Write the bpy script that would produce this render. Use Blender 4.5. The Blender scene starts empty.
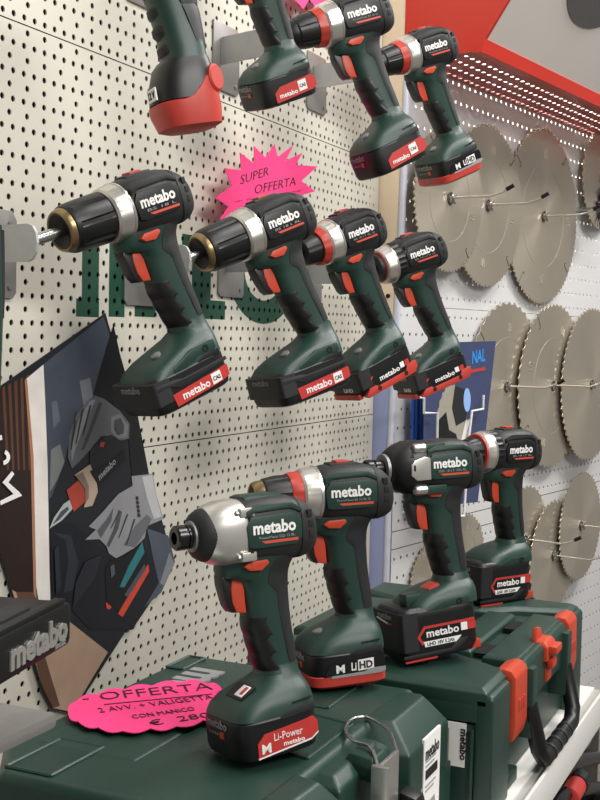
import bpy, bmesh, math, random
from mathutils import Vector, Matrix
K = 0.001                                   # everything below is written in millimetres
scn = bpy.context.scene
COL = scn.collection
random.seed(7)

# ------------------------------------------------------------------ camera
CR = Matrix(((0.42069469, -0.90695201, 0.02130805),
             (-0.04200158, -0.04293438, -0.99819462),
             (0.90622947, 0.41904021, -0.05615568)))     # rows: right, down, forward
CP = Vector((-1082.18, -822.54, -320.62))
FPX = 1175.45
cam_d = bpy.data.cameras.new('camera')
cam = bpy.data.objects.new('camera', cam_d)
COL.objects.link(cam)
cam_d.sensor_fit = 'VERTICAL'
cam_d.sensor_height = 36.0
cam_d.lens = FPX / 800.0 * 36.0
cam_d.clip_start = 0.01
m = Matrix((CR[0], -CR[1], -CR[2])).transposed().to_4x4()
m.translation = CP * K
cam.matrix_world = m
scn.camera = cam

# ------------------------------------------------------------------ world, lights, exposure
w = bpy.data.worlds.new('shop_light')
scn.world = w
w.use_nodes = True
bgn = w.node_tree.nodes['Background']
bgn.inputs[0].default_value = (1.0, 0.985, 0.965, 1)
bgn.inputs[1].default_value = 0.24


def area(name, loc, target, sx, sy, power, color=(1, 0.975, 0.945), xaxis=(1, 0, 0)):
    l = bpy.data.lights.new(name, 'AREA')
    l.shape = 'RECTANGLE'
    l.size, l.size_y = sx * K, sy * K
    l.energy = power
    l.color = color
    o = bpy.data.objects.new(name, l)
    COL.objects.link(o)
    o.location = Vector(loc) * K
    zz = (Vector(loc) - Vector(target)).normalized()
    xx = Vector(xaxis)
    xx = (xx - zz * xx.dot(zz)).normalized()
    o.rotation_euler = Matrix((xx, zz.cross(xx), zz)).transposed().to_euler()
    return o


area('aisle_lamp', (-700, -2300, 950), (150, -150, -350), 1300, 420, 46, (1, 0.98, 0.95))
area('ceiling_lamp', (700, -1050, 1500), (200, -150, -450), 1300, 350, 23)
area('ceiling_lamp', (-350, -1300, 1700), (-100, -250, -500), 1300, 350, 17)
area('ceiling_lamp', (2100, -1500, 1500), (1900, -150, -400), 1300, 350, 50, (1, 0.98, 0.96))
vs = scn.view_settings
vs.view_transform = 'Standard'
vs.look = 'None'
vs.exposure = 0.0
vs.gamma = 1.0
vs.use_curve_mapping = False


# ------------------------------------------------------------------ helpers
def lin(h):
    h = h.lstrip('#')
    out = []
    for i in (0, 2, 4):
        c = int(h[i:i + 2], 16) / 255
        out.append(c / 12.92 if c <= 0.04045 else ((c + 0.055) / 1.055) ** 2.4)
    return (*out, 1)


MATS = {}


def mat(name, hexcol, rough=0.5, metal=0.0, var=0.12, scale=60, bump=0.0, bscale=600, coat=0.0, spec=0.5):
    mt = bpy.data.materials.new(name)
    mt.use_nodes = True
    nt = mt.node_tree
    p = nt.nodes['Principled BSDF']
    c = lin(hexcol)
    tc = nt.nodes.new('ShaderNodeTexCoord')
    nz = nt.nodes.new('ShaderNodeTexNoise')
    nz.inputs['Scale'].default_value = scale
    nz.inputs['Detail'].default_value = 4
    nt.links.new(tc.outputs['Object'], nz.inputs['Vector'])
    mx = nt.nodes.new('ShaderNodeMix')
    mx.data_type = 'RGBA'
    mx.inputs[6].default_value = tuple(x * (1 - var) for x in c[:3]) + (1,)
    mx.inputs[7].default_value = tuple(min(1, x * (1 + var)) for x in c[:3]) + (1,)
    nt.links.new(nz.outputs['Fac'], mx.inputs[0])
    nt.links.new(mx.outputs[2], p.inputs['Base Color'])
    p.inputs['Roughness'].default_value = rough
    p.inputs['Metallic'].default_value = metal
    p.inputs['Coat Weight'].default_value = coat
    p.inputs['Specular IOR Level'].default_value = spec
    if bump:
        n2 = nt.nodes.new('ShaderNodeTexNoise')
        n2.inputs['Scale'].default_value = bscale
        nt.links.new(tc.outputs['Object'], n2.inputs['Vector'])
        b = nt.nodes.new('ShaderNodeBump')
        b.inputs['Strength'].default_value = bump
        b.inputs['Distance'].default_value = 0.0006
        nt.links.new(n2.outputs['Fac'], b.inputs['Height'])
        nt.links.new(b.outputs['Normal'], p.inputs['Normal'])
    MATS[name] = mt
    return mt


M = MATS
mat('green', '#1b372f', 0.42, bump=0.25, bscale=1400)
mat('green_panel', '#1b362f', 0.42)
mat('charcoal', '#1c1e1f', 0.52, bump=0.3, bscale=1500)
mat('rubber', '#17191a', 0.62, bump=0.4, bscale=1600)
mat('black', '#0a0b0c', 0.42)
mat('black_gloss', '#111113', 0.25)
mat('orange', '#bf4126', 0.45)
mat('red_plastic', '#b93a2e', 0.42)
mat('label_red', '#bd3631', 0.4)
mat('silver', '#c9c7c2', 0.28, metal=0.85)
mat('silver_light', '#cfccc4', 0.34, metal=0.75)
mat('gold', '#9c8661', 0.33, metal=0.9)
mat('steel', '#b9b9b6', 0.25, metal=1.0)
mat('grey_steel', '#8d8d8d', 0.45, metal=0.6)
mat('tab_grey', '#b4b5b5', 0.5, metal=0.2)
mat('plate_grey', '#8f8c88', 0.4, metal=0.35)
mat('white_print', '#eceae6', 0.5, var=0.03)
mat('grey_print', '#8f9090', 0.5, var=0.03)
mat('black_print', '#151316', 0.6, var=0.03)
mat('orange_print', '#c84a36', 0.5, var=0.03)
mat('hole_dark', '#0b0b0b', 0.8)
mat('pink_card', '#fb3f86', 0.55, var=0.03)
mat('case_green', '#1c382f', 0.42, bump=0.25, bscale=900)
mat('case_dark', '#18332c', 0.4)
mat('shelf_white', '#e6e4de', 0.35, var=0.03)
mat('shelf_grey', '#b3b2ad', 0.4, var=0.04)
mat('wall_cream', '#ccc8ba', 0.5, var=0.04, scale=8)
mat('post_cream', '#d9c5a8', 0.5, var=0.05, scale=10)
mat('post_white', '#c9cbd8', 0.35, var=0.04, scale=10)
mat('panel_white', '#d2d1d0', 0.35, var=0.04, scale=8)
mat('canopy_red', '#c42d1d', 0.3, var=0.05, scale=10)
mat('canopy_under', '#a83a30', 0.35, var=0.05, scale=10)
mat('fascia', '#ddd8d0', 0.45, var=0.03, scale=5)
mat('dark_back', '#141414', 0.9)
mat('blade_steel', '#c2b8a6', 0.32, metal=0.7, scale=14, var=0.08)
_nt = M['blade_steel'].node_tree
_p = _nt.nodes['Principled BSDF']
_p.inputs['Anisotropic'].default_value = 0.75
_tg = _nt.nodes.new('ShaderNodeTangent')
_tg.direction_type = 'RADIAL'
_tg.axis = 'Z'
_nt.links.new(_tg.outputs[0], _p.inputs['Tangent'])
mat('blade_slot', '#4b463d', 0.6, metal=0.2)
mat('blade_mark', '#b9b2a2', 0.4, metal=0.4)
mat('wood_floor', '#6b655e', 0.6)


def empty(name, loc=(0, 0, 0), rot=None, scale=1.0):
    o = bpy.data.objects.new(name, None)
    COL.objects.link(o)
    o.empty_display_size = 0.02
    if rot is not None:
        mm = rot.to_4x4()
        o.rotation_mode = 'XYZ'
        o.rotation_euler = mm.to_euler()
    o.location = Vector(loc) * K
    o.scale = (scale,) * 3
    return o


def tag(o, label=None, cat=None, group=None, kind=None):
    if label:
        o['label'] = label
    if cat:
        o['category'] = cat
    if group:
        o['group'] = group
    if kind:
        o['kind'] = kind
    return o


def mesh(name, verts, faces, material, parent=None, smooth=False, angle=35, bevel=0.0, segs=2, fix=True):
    me = bpy.data.meshes.new(name)
    me.from_pydata([tuple(c * K for c in v) for v in verts], [], faces)
    if bevel or fix:
        bm = bmesh.new()
        bm.from_mesh(me)
        if fix:
            bmesh.ops.recalc_face_normals(bm, faces=bm.faces[:])
        if bevel:
            ed = [e for e in bm.edges if len(e.link_faces) == 2 and e.calc_face_angle(0) > 0.5]
            bmesh.ops.bevel(bm, geom=ed, offset=bevel * K, segments=segs, profile=0.6, affect='EDGES', clamp_overlap=True)
        bm.to_mesh(me)
        bm.free()
    if smooth:
        me.shade_smooth()
        me.set_sharp_from_angle(angle=math.radians(angle))
    me.materials.append(MATS[material] if isinstance(material, str) else material)
    o = bpy.data.objects.new(name, me)
    COL.objects.link(o)
    if parent:
        o.parent = parent
    return o


def box_vf(x0, x1, y0, y1, z0, z1):
    v = [(x0, y0, z0), (x1, y0, z0), (x1, y1, z0), (x0, y1, z0), (x0, y0, z1), (x1, y0, z1), (x1, y1, z1), (x0, y1, z1)]
    f = [(0, 3, 2, 1), (4, 5, 6, 7), (0, 1, 5, 4), (1, 2, 6, 5), (2, 3, 7, 6), (3, 0, 4, 7)]
    return v, f


def box(name, x0, x1, y0, y1, z0, z1, material, parent=None, bevel=1.0, segs=2):
    v, f = box_vf(x0, x1, y0, y1, z0, z1)
    return mesh(name, v, f, material, parent, smooth=bevel > 0, bevel=bevel, segs=segs)


def obox(name, c, ax, ay, az, hx, hy, hz, material, parent=None, bevel=1.0):
    """box about centre c along three unit axes"""
    c, ax, ay, az = Vector(c), Vector(ax), Vector(ay), Vector(az)
    v, f = box_vf(-hx, hx, -hy, hy, -hz, hz)
    v = [tuple(c + ax * p[0] + ay * p[1] + az * p[2]) for p in v]
    return mesh(name, v, f, material, parent, smooth=bevel > 0, bevel=bevel)


def loft(name, rings, material, parent=None, caps=True, angle=40, closed=True):
    n = len(rings[0])
    v = [tuple(p) for r in rings for p in r]
    f = []
    for i in range(len(rings) - 1):
        for j in range(n if closed else n - 1):
            k = (j + 1) % n
            f.append((i * n + j, i * n + k, (i + 1) * n + k, (i + 1) * n + j))
    if caps:
        f.append(tuple(range(n - 1, -1, -1)))
        f.append(tuple((len(rings) - 1) * n + j for j in range(n)))
    return mesh(name, v, f, material, parent, smooth=True, angle=angle)


def prism(name, poly, axis, a, b, material, parent=None, bevel=0.0, smooth=None, xf=None):
    """polygon (2D) extruded along axis 0/1/2 from a to b; poly gives the two other coordinates in order"""
    def put(p, t):
        q = [0, 0, 0]
        o = [i for i in range(3) if i != axis]
        q[axis] = t
        q[o[0]], q[o[1]] = p
        return tuple(xf(q)) if xf else tuple(q)
    n = len(poly)
    v = [put(p, a) for p in poly] + [put(p, b) for p in poly]
    f = [tuple(range(n - 1, -1, -1)), tuple(range(n, 2 * n))] + [(i, (i + 1) % n, n + (i + 1) % n, n + i) for i in range(n)]
    return mesh(name, v, f, material, parent, smooth=(bevel > 0 if smooth is None else smooth), bevel=bevel)


def sheet(name, pts, normal, thick, material, parent=None):
    """outline given as 3D points in one plane, thickness along normal"""
    nrm = Vector(normal).normalized() * thick
    n = len(pts)
    v = [tuple(Vector(p) + nrm) for p in pts] + [tuple(p) for p in pts]
    f = [tuple(range(n)), tuple(range(2 * n - 1, n - 1, -1))] + [(i, n + i, n + (i + 1) % n, (i + 1) % n) for i in range(n)]
    return mesh(name, v, f, material, parent)


def lathe(name, prof, material, parent=None, seg=40, rf=None, angle=35, origin=(0, 0, 0), hollow=False):
    """profile [(x, r)] turned about the local x axis; rf(x, theta) scales the radius"""
    rings = []
    for x, r in prof:
        ring = []
        for j in range(seg):
            t = 2 * math.pi * j / seg
            rr = max(r, 0.02) * (rf(x, t) if rf else 1)
            ring.append((origin[0] + x, origin[1] + rr * math.cos(t), origin[2] + rr * math.sin(t)))
        rings.append(ring)
    if hollow:
        rings.append(rings[0])
    return loft(name, rings, material, parent, caps=not hollow, angle=angle)


def tube(name, pts, r, material, parent=None, seg=8, smooth_path=0):
    P = [Vector(p) for p in pts]
    if smooth_path:
        Q = []
        for i in range(len(P) - 1):
            p0, p1, p2, p3 = P[max(i - 1, 0)], P[i], P[i + 1], P[min(i + 2, len(P) - 1)]
            for k in range(smooth_path):
                t = k / smooth_path
                Q.append(0.5 * ((2 * p1) + (p2 - p0) * t + (2 * p0 - 5 * p1 + 4 * p2 - p3) * t * t + (3 * p1 - p0 - 3 * p2 + p3) * t ** 3))
        Q.append(P[-1])
        P = Q
    rings = []
    up = None
    for i, p in enumerate(P):
        d = (P[min(i + 1, len(P) - 1)] - P[max(i - 1, 0)]).normalized()
        if up is None:
            up = d.orthogonal().normalized()
        else:
            up = (up - d * up.dot(d)).normalized()
        sd = d.cross(up)
        rings.append([tuple(p + (up * math.cos(2 * math.pi * j / seg) + sd * math.sin(2 * math.pi * j / seg)) * r) for j in range(seg)])
    return loft(name, rings, material, parent, angle=50)


TXT = {}


def text_data(s, bold=0.0, shear=0.0):
    key = (s, bold, shear)
    if key in TXT:
        return TXT[key]
    cu = bpy.data.curves.new('lettering', 'FONT')
    cu.body = s
    cu.size = 1.0
    cu.extrude = 0.012
    cu.offset = bold
    cu.shear = shear
    cu.resolution_u = 2
    ob = bpy.data.objects.new('lettering', cu)
    COL.objects.link(ob)
    dg = bpy.context.evaluated_depsgraph_get()
    me = bpy.data.meshes.new_from_object(ob.evaluated_get(dg))
    bpy.data.objects.remove(ob)
    xs = [v.co.x for v in me.vertices]
    ys = [v.co.y for v in me.vertices]
    b = (min(xs), max(xs), min(ys), max(ys))
    for v in me.vertices:
        v.co.x -= b[0]
        v.co.y -= b[2]
    TXT[key] = ([tuple(v.co) for v in me.vertices], [tuple(p.vertices) for p in me.polygons], b[1] - b[0], b[3] - b[2])
    bpy.data.meshes.remove(me)
    return TXT[key]


def text(s, p0, right, up, width, material, parent=None, bold=0.0, height=None, shear=0.0, thick=0.35, name='lettering'):
    """lettering as a thin solid: lower-left corner p0, running along right, of the given width"""
    v, f, tw, th = text_data(s, bold, shear)
    right, up = Vector(right).normalized(), Vector(up).normalized()
    n = right.cross(up).normalized()
    sx = width / tw
    sy = (height / th) if height else sx
    vv = [tuple(Vector(p0) + right * (a * sx) + up * (b * sy) + n * (thick if c > 0 else -0.1)) for a, b, c in v]
    return mesh(name, vv, f, material, parent, fix=False)


def ray(x, y):
    return CR.transposed() @ Vector(((x - 300) / FPX, (y - 400) / FPX, 1))


def at(x, y, axis, val):
    """point of the photograph seen on the plane axis = val"""
    v = ray(x, y)
    return CP + v * ((val - CP[axis]) / v[axis])


def on_plane(x, y, P, n):
    v = ray(x, y)
    return CP + v * ((P - CP).dot(n) / v.dot(n))


def hexring(nn, r, ph=0):
    return [(r * math.cos(2 * math.pi * k / nn + ph), r * math.sin(2 * math.pi * k / nn + ph)) for k in range(nn)]


def perforated(name, s0, s1, z0, z1, rows, rad, put, material, parent=None, thick=1.5, nseg=8):
    """sheet with real holes. rows: list of (zc, height, pitch, offset); put(s, z, d) -> 3D with d depth behind the face"""
    v, f = [], []

    def add(p):
        v.append(put(*p))
        return len(v) - 1
    for zc, h, pitch, off in rows:
        zb, zt = zc - h / 2, zc + h / 2
        if zb >= z1 or zt <= z0:
            continue
        if zt > z1 + 0.01 or zb < z0 - 0.01:
            zb, zt = max(zb, z0), min(zt, z1)
            f.append((add((s0, zb, 0)), add((s1, zb, 0)), add((s1, zt, 0)), add((s0, zt, 0))))
            continue
        k0 = math.ceil((s0 + pitch / 2 - off) / pitch)
        k1 = math.floor((s1 - pitch / 2 - off) / pitch)
        a, b = off + (k0 - .5) * pitch, off + (k1 + .5) * pitch
        for u0, u1 in ((s0, a), (b, s1)):
            if u1 - u0 > 0.01:
                f.append((add((u0, zb, 0)), add((u1, zb, 0)), add((u1, zt, 0)), add((u0, zt, 0))))
        for k in range(k0, k1 + 1):
            c = off + k * pitch
            hp, ob, bk = [], [], []
            for j in range(nseg):
                t = 2 * math.pi * (j + .5) / nseg
                ct, st = math.cos(t), math.sin(t)
                hp.append(add((c + rad * ct, zc + rad * st, 0)))
                bk.append(add((c + rad * ct, zc + rad * st, thick)))
                ob.append(add((0, 0, 0)))
            # force the outer ring of eight points onto the cell's rectangle
            e = math.tan(math.pi / 8)
            rect = [(1, e), (e, 1), (-e, 1), (-1, e), (-1, -e), (-e, -1), (e, -1), (1, -e)]
            for j, (rx, rz) in enumerate(rect):
                v[ob[j]] = put(c + rx * pitch / 2, zc + rz * h / 2, 0)
            for j in range(nseg):
                i = (j + 1) % nseg
                f.append((hp[j], ob[j], ob[i], hp[i]))
                f.append((hp[i], bk[i], bk[j], hp[j]))
            for (jx, cx, cz) in ((0, 1, 1), (2, -1, 1), (4, -1, -1), (6, 1, -1)):
                q = add((c + cx * pitch / 2, zc + cz * h / 2, 0))
                f.append((ob[jx], q, ob[jx + 1]))
    return mesh(name, v, f, material, parent, fix=True)


# ================================================================== THE SETTING
# ---- left pegboard wall: plane y = 0, dense rows every 30 mm (pitch 18), sparse rows between (pitch 30)
def wall_print_material():
    mt = MATS['wall_cream']
    nt = mt.node_tree
    p = nt.nodes['Principled BSDF']
    src = p.inputs['Base Color'].links[0].from_socket
    tc = nt.nodes.new('ShaderNodeTexCoord')
    sp = nt.nodes.new('ShaderNodeSeparateXYZ')
    nt.links.new(tc.outputs['Object'], sp.inputs[0])

    def mth(op, a, b=None):
        n = nt.nodes.new('ShaderNodeMath')
        n.operation = op
        for i, q in enumerate((a, b)):
            if q is None:
                continue
            if isinstance(q, (int, float)):
                n.inputs[i].default_value = q
            else:
                nt.links.new(q, n.inputs[i])
        return n.outputs[0]
    X, Z = sp.outputs['X'], sp.outputs['Z']
    total = None

    def plus(t):
        nonlocal total
        total = t if total is None else mth('MAXIMUM', total, t)
    # big green letters painted on the board behind the hanging drills
    for x0, y0, x1, y1 in ((82, 232, 99, 305), (76, 299, 99, 317), (109, 236, 125, 317), (135, 240, 156, 317),
                           (182, 236, 212, 256), (192, 236, 211, 310), (190, 300, 225, 319)):
        a, b = at(x0, (y0 + y1) / 2, 1, 0), at(x1, (y0 + y1) / 2, 1, 0)
        c, d = at((x0 + x1) / 2, y0, 1, 0), at((x0 + x1) / 2, y1, 1, 0)
        t = mth('MULTIPLY', mth('MULTIPLY', mth('GREATER_THAN', X, a.x * K), mth('LESS_THAN', X, b.x * K)),
                mth('MULTIPLY', mth('GREATER_THAN', Z, d.z * K), mth('LESS_THAN', Z, c.z * K)))
        plus(t)
    ce, rx, rz = at(264, 272, 1, 0), at(228, 272, 1, 0), at(264, 324, 1, 0)
    hx, hz = abs(ce.x - rx.x) * K, abs(ce.z - rz.z) * K
    u = mth('DIVIDE', mth('SUBTRACT', X, ce.x * K), hx)
    vv = mth('DIVIDE', mth('SUBTRACT', Z, ce.z * K), hz)
    d2 = mth('ADD', mth('MULTIPLY', u, u), mth('MULTIPLY', vv, vv))
    plus(mth('MULTIPLY', mth('LESS_THAN', d2, 1.0), mth('GREATER_THAN', d2, 0.30)))
    mx = nt.nodes.new('ShaderNodeMix')
    mx.data_type = 'RGBA'
    nt.links.new(total, mx.inputs[0])
    nt.links.new(src, mx.inputs[6])
    mx.inputs[7].default_value = lin('#1d4a38')
    nt.links.new(mx.outputs[2], p.inputs['Base Color'])


wall_print_material()
wl = box('wall_left', -700, 1036, 24, 40, -1300, 900, 'dark_back', None, 0)
tag(wl, 'cream pegboard wall with dark holes behind the hanging drills', 'wall', kind='structure')
XE = 1037
for j0, j1 in ((-64, -33), (-32, -1), (0, 31), (32, 63)):
    z1, z0 = -(j0 - .5) * 15 - 0.7, -(j1 + .5) * 15 + 0.7
    rows = []
    for j in range(j0, j1 + 1):
        zc = -j * 15
        hh = 15
        if j == j0:
            zc -= 0.35
            hh -= 0.7
        if j == j1:
            zc += 0.35
            hh -= 0.7
        rows.append((zc, hh, 30 if j % 2 == 0 else 18, 0))
    perforated('panel', -700, XE - 4, z0, z1, rows, 3.6, lambda s, z, d: (s, d, z), 'wall_cream', wl, thick=1.6)

# ---- right blade wall: turned 10 degrees towards the aisle, 40 mm proud
BA = math.radians(10.2)
BD = Vector((math.cos(BA), -math.sin(BA), 0))
BO = Vector((-math.sin(BA), -math.cos(BA), 0))          # outwards, to the aisle
BP = Vector((1047, -40, 0))


def bw(s, o, z):
    return tuple(BP + BD * s + BO * o + Vector((0, 0, z)))


def bpx(x, y, o=0):
    """photograph point on the blade wall (o mm proud) -> (s, z)"""
    q = on_plane(x, y, BP + BO * o, BO)
    return (q - BP).dot(BD), q.z


wr = mesh('wall_right', *(lambda v, f: ([bw(*p) for p in v], f))(*box_vf(2, 1700, -110, -100, -1700, 420)), 'shelf_white', None)
tag(wr, 'white perforated panel wall hung with circular saw blades', 'wall', kind='structure')
for (za, zb) in ((-260.8, 215), (-700, -262.4), (-735, -701.6), (-1500, -736.6)):
    rows, z = [], za + 12
    n = max(1, round((zb - za) / 37.5))
    h = (zb - za) / n
    for k in range(n):
        rows.append((za + (k + .5) * h, h, 25, 12.5 * (k % 2)))
    if zb - za < 60:
        rows = [(za - 500, 1, 25, 0)]
        mesh('panel', [bw(0, 0, za), bw(1700, 0, za), bw(1700, 0, zb), bw(0, 0, zb)], [(0, 1, 2, 3)], 'panel_white', wr)
        continue
    perforated('panel', 0, 1700, za, zb, rows, 3.6, lambda s, z, d: bw(s, -d, z), 'panel_white', wr, thick=1.6)
mesh('backing', *(lambda v, f: ([bw(*p) for p in v], f))(*box_vf(2, 1700, -26, -14, -1500, -300)), 'dark_back', wr)
# post closing the step between the two walls
po = empty('trim_1', (1040, 0, -1300))
tag(po, 'cream post face between the pegboard and the blade wall', 'post', kind='structure')


def rel(o, par):
    o.parent = par
    o.location = o.location - par.location
    return o


mat('post_blue_reflection', '#8d95b8', 0.45, var=0.05, scale=10)  # reflected blue painted into the lower post's colour


def post_ring(z, e):
    a, b = Vector((1037, 2, z)), Vector(bw(-2, e, z))
    return [a, b, b + BD * 8 + BO * 1, b + BD * 14 - BO * 14, Vector((1046, 2, z))]


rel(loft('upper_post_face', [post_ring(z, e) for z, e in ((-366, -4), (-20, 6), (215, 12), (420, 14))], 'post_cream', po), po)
rel(loft('lower_post_face', [post_ring(z, e) for z, e in ((-1500, -14), (-560, -11), (-368, -4.5))], 'post_blue_reflection', po), po)
rel(tube('post_edge', [bw(2, -12, -1500), bw(2, -10, -560), bw(2, 4, -20), bw(2, 6, 214)], 8, 'post_white', po, 10), po)
q = on_plane(388, 296, Vector((1038, -22, 0)), (BO.cross(Vector((0, 0, 1)))))
hl = lathe('screw_hole', [(-1, 4.5), (0.6, 4.5), (0.6, 0)], 'hole_dark', po, 12)
hl.rotation_euler = (0, 0, math.pi - 0.2)
hl.location = (q - Vector((1040, 0, -1300))) * K

# ---- red canopy over the blade wall: perforated red underside, red end, pale fascia
cn = empty('trim_2', bw(0, 0, 215))
tag(cn, 'red canopy with perforated underside and pale fascia above the blade wall', 'canopy', kind='structure')
rows = [(16 + 32 * k, 32, 25, 12.5 * (k % 2)) for k in range(5)]
u = perforated('underside', 0, 1700, 0, 160, rows, 4.6, lambda s, z, d: bw(s, z, 203 + d), 'canopy_under', cn, thick=0.8)
ec = prism('end_panel', [(4, 199), (158, 199), (300, 404), (4, 404)], 0, -6, 2, 'canopy_red', cn, xf=lambda q: bw(*q))
fa = prism('fascia', [(160, 214), (164, 214), (302, 404), (298, 404)], 0, -3, 1700, 'fascia', cn, xf=lambda q: bw(*q))
tr = prism('edge_trim', [(150, 196), (166, 196), (172, 219), (156, 219)], 0, -7, 1700, 'canopy_red', cn, xf=lambda q: bw(*q))
for o in (u, ec, fa, tr):
    o.location = -Vector(cn.location)
bounce_panel = prism('canopy_bounce_panel', [(-100, 404), (302, 404), (302, 408), (-100, 408)], 0, -6, 1700, 'shelf_white', cn, xf=lambda q: bw(*q))  # unseen white panel added to bounce light down through the perforations
bounce_panel.location = -Vector(cn.location)
for nm, o_, z_, tgt, pw in (('canopy_hole_backlight', 60, 250, (60, 404), 14), ('panel_hole_backlight', -50, 390, (-60, -100), 9)):  # unseen area lights added so the perforations show bright
    l = area(nm, bw(850, o_, z_), bw(850, tgt[0], tgt[1]), 1600, 30, pw, (1, 0.98, 0.95), BD)
# grey printed disc on the fascia
fn = (Vector((0, 0, 1)) * 138 * 1.0 - BO * 0).normalized()
fd = (BO * 138 + Vector((0, 0, 190))).normalized()
fnorm = BD.cross(fd).normalized()
if fnorm.dot(CP - Vector(bw(0, 160, 214))) < 0:
    fnorm = -fnorm
c0 = on_plane(612, -26, Vector(bw(0, 165, 214)), fnorm)
pts = [c0 + BD * (150 * math.cos(t)) + fd * (112 * math.sin(t)) + fnorm * 0.5 for t in [2 * math.pi * k / 40 for k in range(40)]]
o = sheet('printed_disc', pts, fnorm, 0.6, 'grey_print', cn)
o.location = -Vector(cn.location)
o.data.materials[0] = mat('disc_grey', '#5b5857', 0.5)

# ---- white shelf with a price rail, and the base shelf under it
sh = empty('trim_3', (0, -300, -800))
tag(sh, 'white metal shelf with price rail under the tool cases', 'shelf', kind='structure')
for n, a, mt_, bv in (('shelf_board', (-900, 462, -543, -262, -800, -775), 'shelf_white', 0.8), ('rail_groove', (-900, 462, -556, -543, -790, -777.5), 'shelf_grey', 0.3),
                      ('rail_face', (-900, 462, -559.5, -556, -812, -771), 'shelf_white', 0.6)):
    o = box(n, *a, mt_, sh, bv)
    o.location = -Vector(sh.location)
fl = box('floor', -900, 2600, -2600, 60, -1320, -1300, 'wood_floor', None, 0)
tag(fl, 'grey shop floor under the shelving', 'floor', kind='structure')
bs = box('trim_4', -900, 765, -560, -262, -1050, -1030, 'dark_back', None, 0)
tag(bs, 'dark lower shelf board under the white shelf', 'shelf', kind='structure')


# ================================================================== THE DRILLS
def eul(yaw, pitch, roll):
    a, p, r = (math.radians(t) for t in (yaw, pitch, roll))
    f0 = Vector((-math.sin(a), math.cos(a), 0))
    l0 = Vector((-math.cos(a), -math.sin(a), 0))
    u0 = Vector((0, 0, 1))
    f1 = f0 * math.cos(p) + u0 * math.sin(p)
    u1 = -f0 * math.sin(p) + u0 * math.cos(p)
    l2 = l0 * math.cos(r) + u1 * math.sin(r)
    u2 = -l0 * math.sin(r) + u1 * math.cos(r)
    return Matrix((f1, l2, u2)).transposed()


def sgnpow(c, e):
    return math.copysign(abs(c) ** e, c)


def sring_x(x, zc, hh, hw, n=2.6, seg=40):
    e = 2 / n
    return [(x, hw * sgnpow(math.cos(2 * math.pi * j / seg), e), zc + hh * sgnpow(math.sin(2 * math.pi * j / seg), e)) for j in range(seg)]


def sring_z(z, xf, xr, hy, n=2.5, seg=32):
    e = 2 / n
    xc, hx = (xf + xr) / 2, (xf - xr) / 2
    return [(xc + hx * sgnpow(math.cos(2 * math.pi * j / seg), e), hy * sgnpow(math.sin(2 * math.pi * j / seg), e), z) for j in range(seg)]


def lerp_rows(rows, z):
    """rows sorted from high z to low z; returns interpolated tuple"""
    for a, b in zip(rows, rows[1:]):
        if a[0] >= z >= b[0]:
            t = (a[0] - z) / (a[0] - b[0]) if a[0] != b[0] else 0
            return tuple(p + (q - p) * t for p, q in zip(a, b))
    return rows[-1] if z < rows[-1][0] else rows[0]


HAND = [(-16, 26, -58, 24), (-28, 31, -52, 23), (-36, 33, -46, 21), (-43, 31, -43.5, 19.5), (-47, 14, -42.5, 19), (-60, 9, -41.5, 18.5),
        (-80, 6.5, -42, 18.3), (-97, 4, -43.5, 18.3), (-120, -2, -46.5, 18.5), (-138, -8, -48.5, 19.2), (-148, -8, -50, 21), (-156, -2, -52, 25)]


def strip_on_handle(name, z0, z1, front, bound, thick, material, root, bump=None, steps=26):
    """a shell hugging the handle: the rear (or front) part of every section, up to the boundary x"""
    outer = []
    n, e = 2.5, 2 / 2.5
    m_ = 12
    inner = []
    for k in range(steps + 1):
        z = z0 + (z1 - z0) * k / steps
        _, xf, xr, hy = lerp_rows(HAND, z)
        xc, hx = (xf + xr) / 2, (xf - xr) / 2
        t = k / steps
        xb = bound(t, xf, xr)
        s = 1 if front else -1
        c = max(-0.98, min(0.98, (xb - xc) * s / hx))
        ph = math.acos(sgnpow(c, n / 2))
        endt = min(1, 6 * t, 6 * (1 - t)) ** 0.5 if 0 < t < 1 else 0
        ro, ri = [], []
        for j in range(-m_, m_ + 1):
            a = ph * j / m_
            ca, sa = sgnpow(math.cos(a), e), sgnpow(math.sin(a), e)
            th = thick * (0.25 + 0.75 * endt) * (0.3 if abs(j) == m_ else 1) + (bump(t, j / m_) if bump else 0)
            ro.append((xc + s * (hx + th) * ca, (hy + th) * sa, z))
            ri.append((xc + s * (hx - 1.5) * ca, (hy - 1.5) * sa, z))
        outer.append(ro + ri[::-1])
    return loft(name, outer, material, root, angle=45)


def ringloft(name, rows, tf, material, root, seg=44, angle=30):
    """rows (w, u0, u1, hy, n) in the tilted foot frame"""
    rings = []
    for w_, u0, u1, hy, n in rows:
        e = 2 / n
        uc, hu = (u0 + u1) / 2, (u1 - u0) / 2
        rings.append([tf(uc + hu * sgnpow(math.cos(2 * math.pi * (j + .5) / seg), e), hy * sgnpow(math.sin(2 * math.pi * (j + .5) / seg), e), w_) for j in range(seg)])
    return loft(name, rings, material, root, angle=angle)


def flutes(n, depth, duty=0.28, x0=-1e9, x1=1e9):
    def rf(x, t):
        if not (x0 <= x <= x1):
            return 1
        ph = (t * n / (2 * math.pi)) % 1
        return 1 - depth if ph < duty else 1
    return rf


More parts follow.
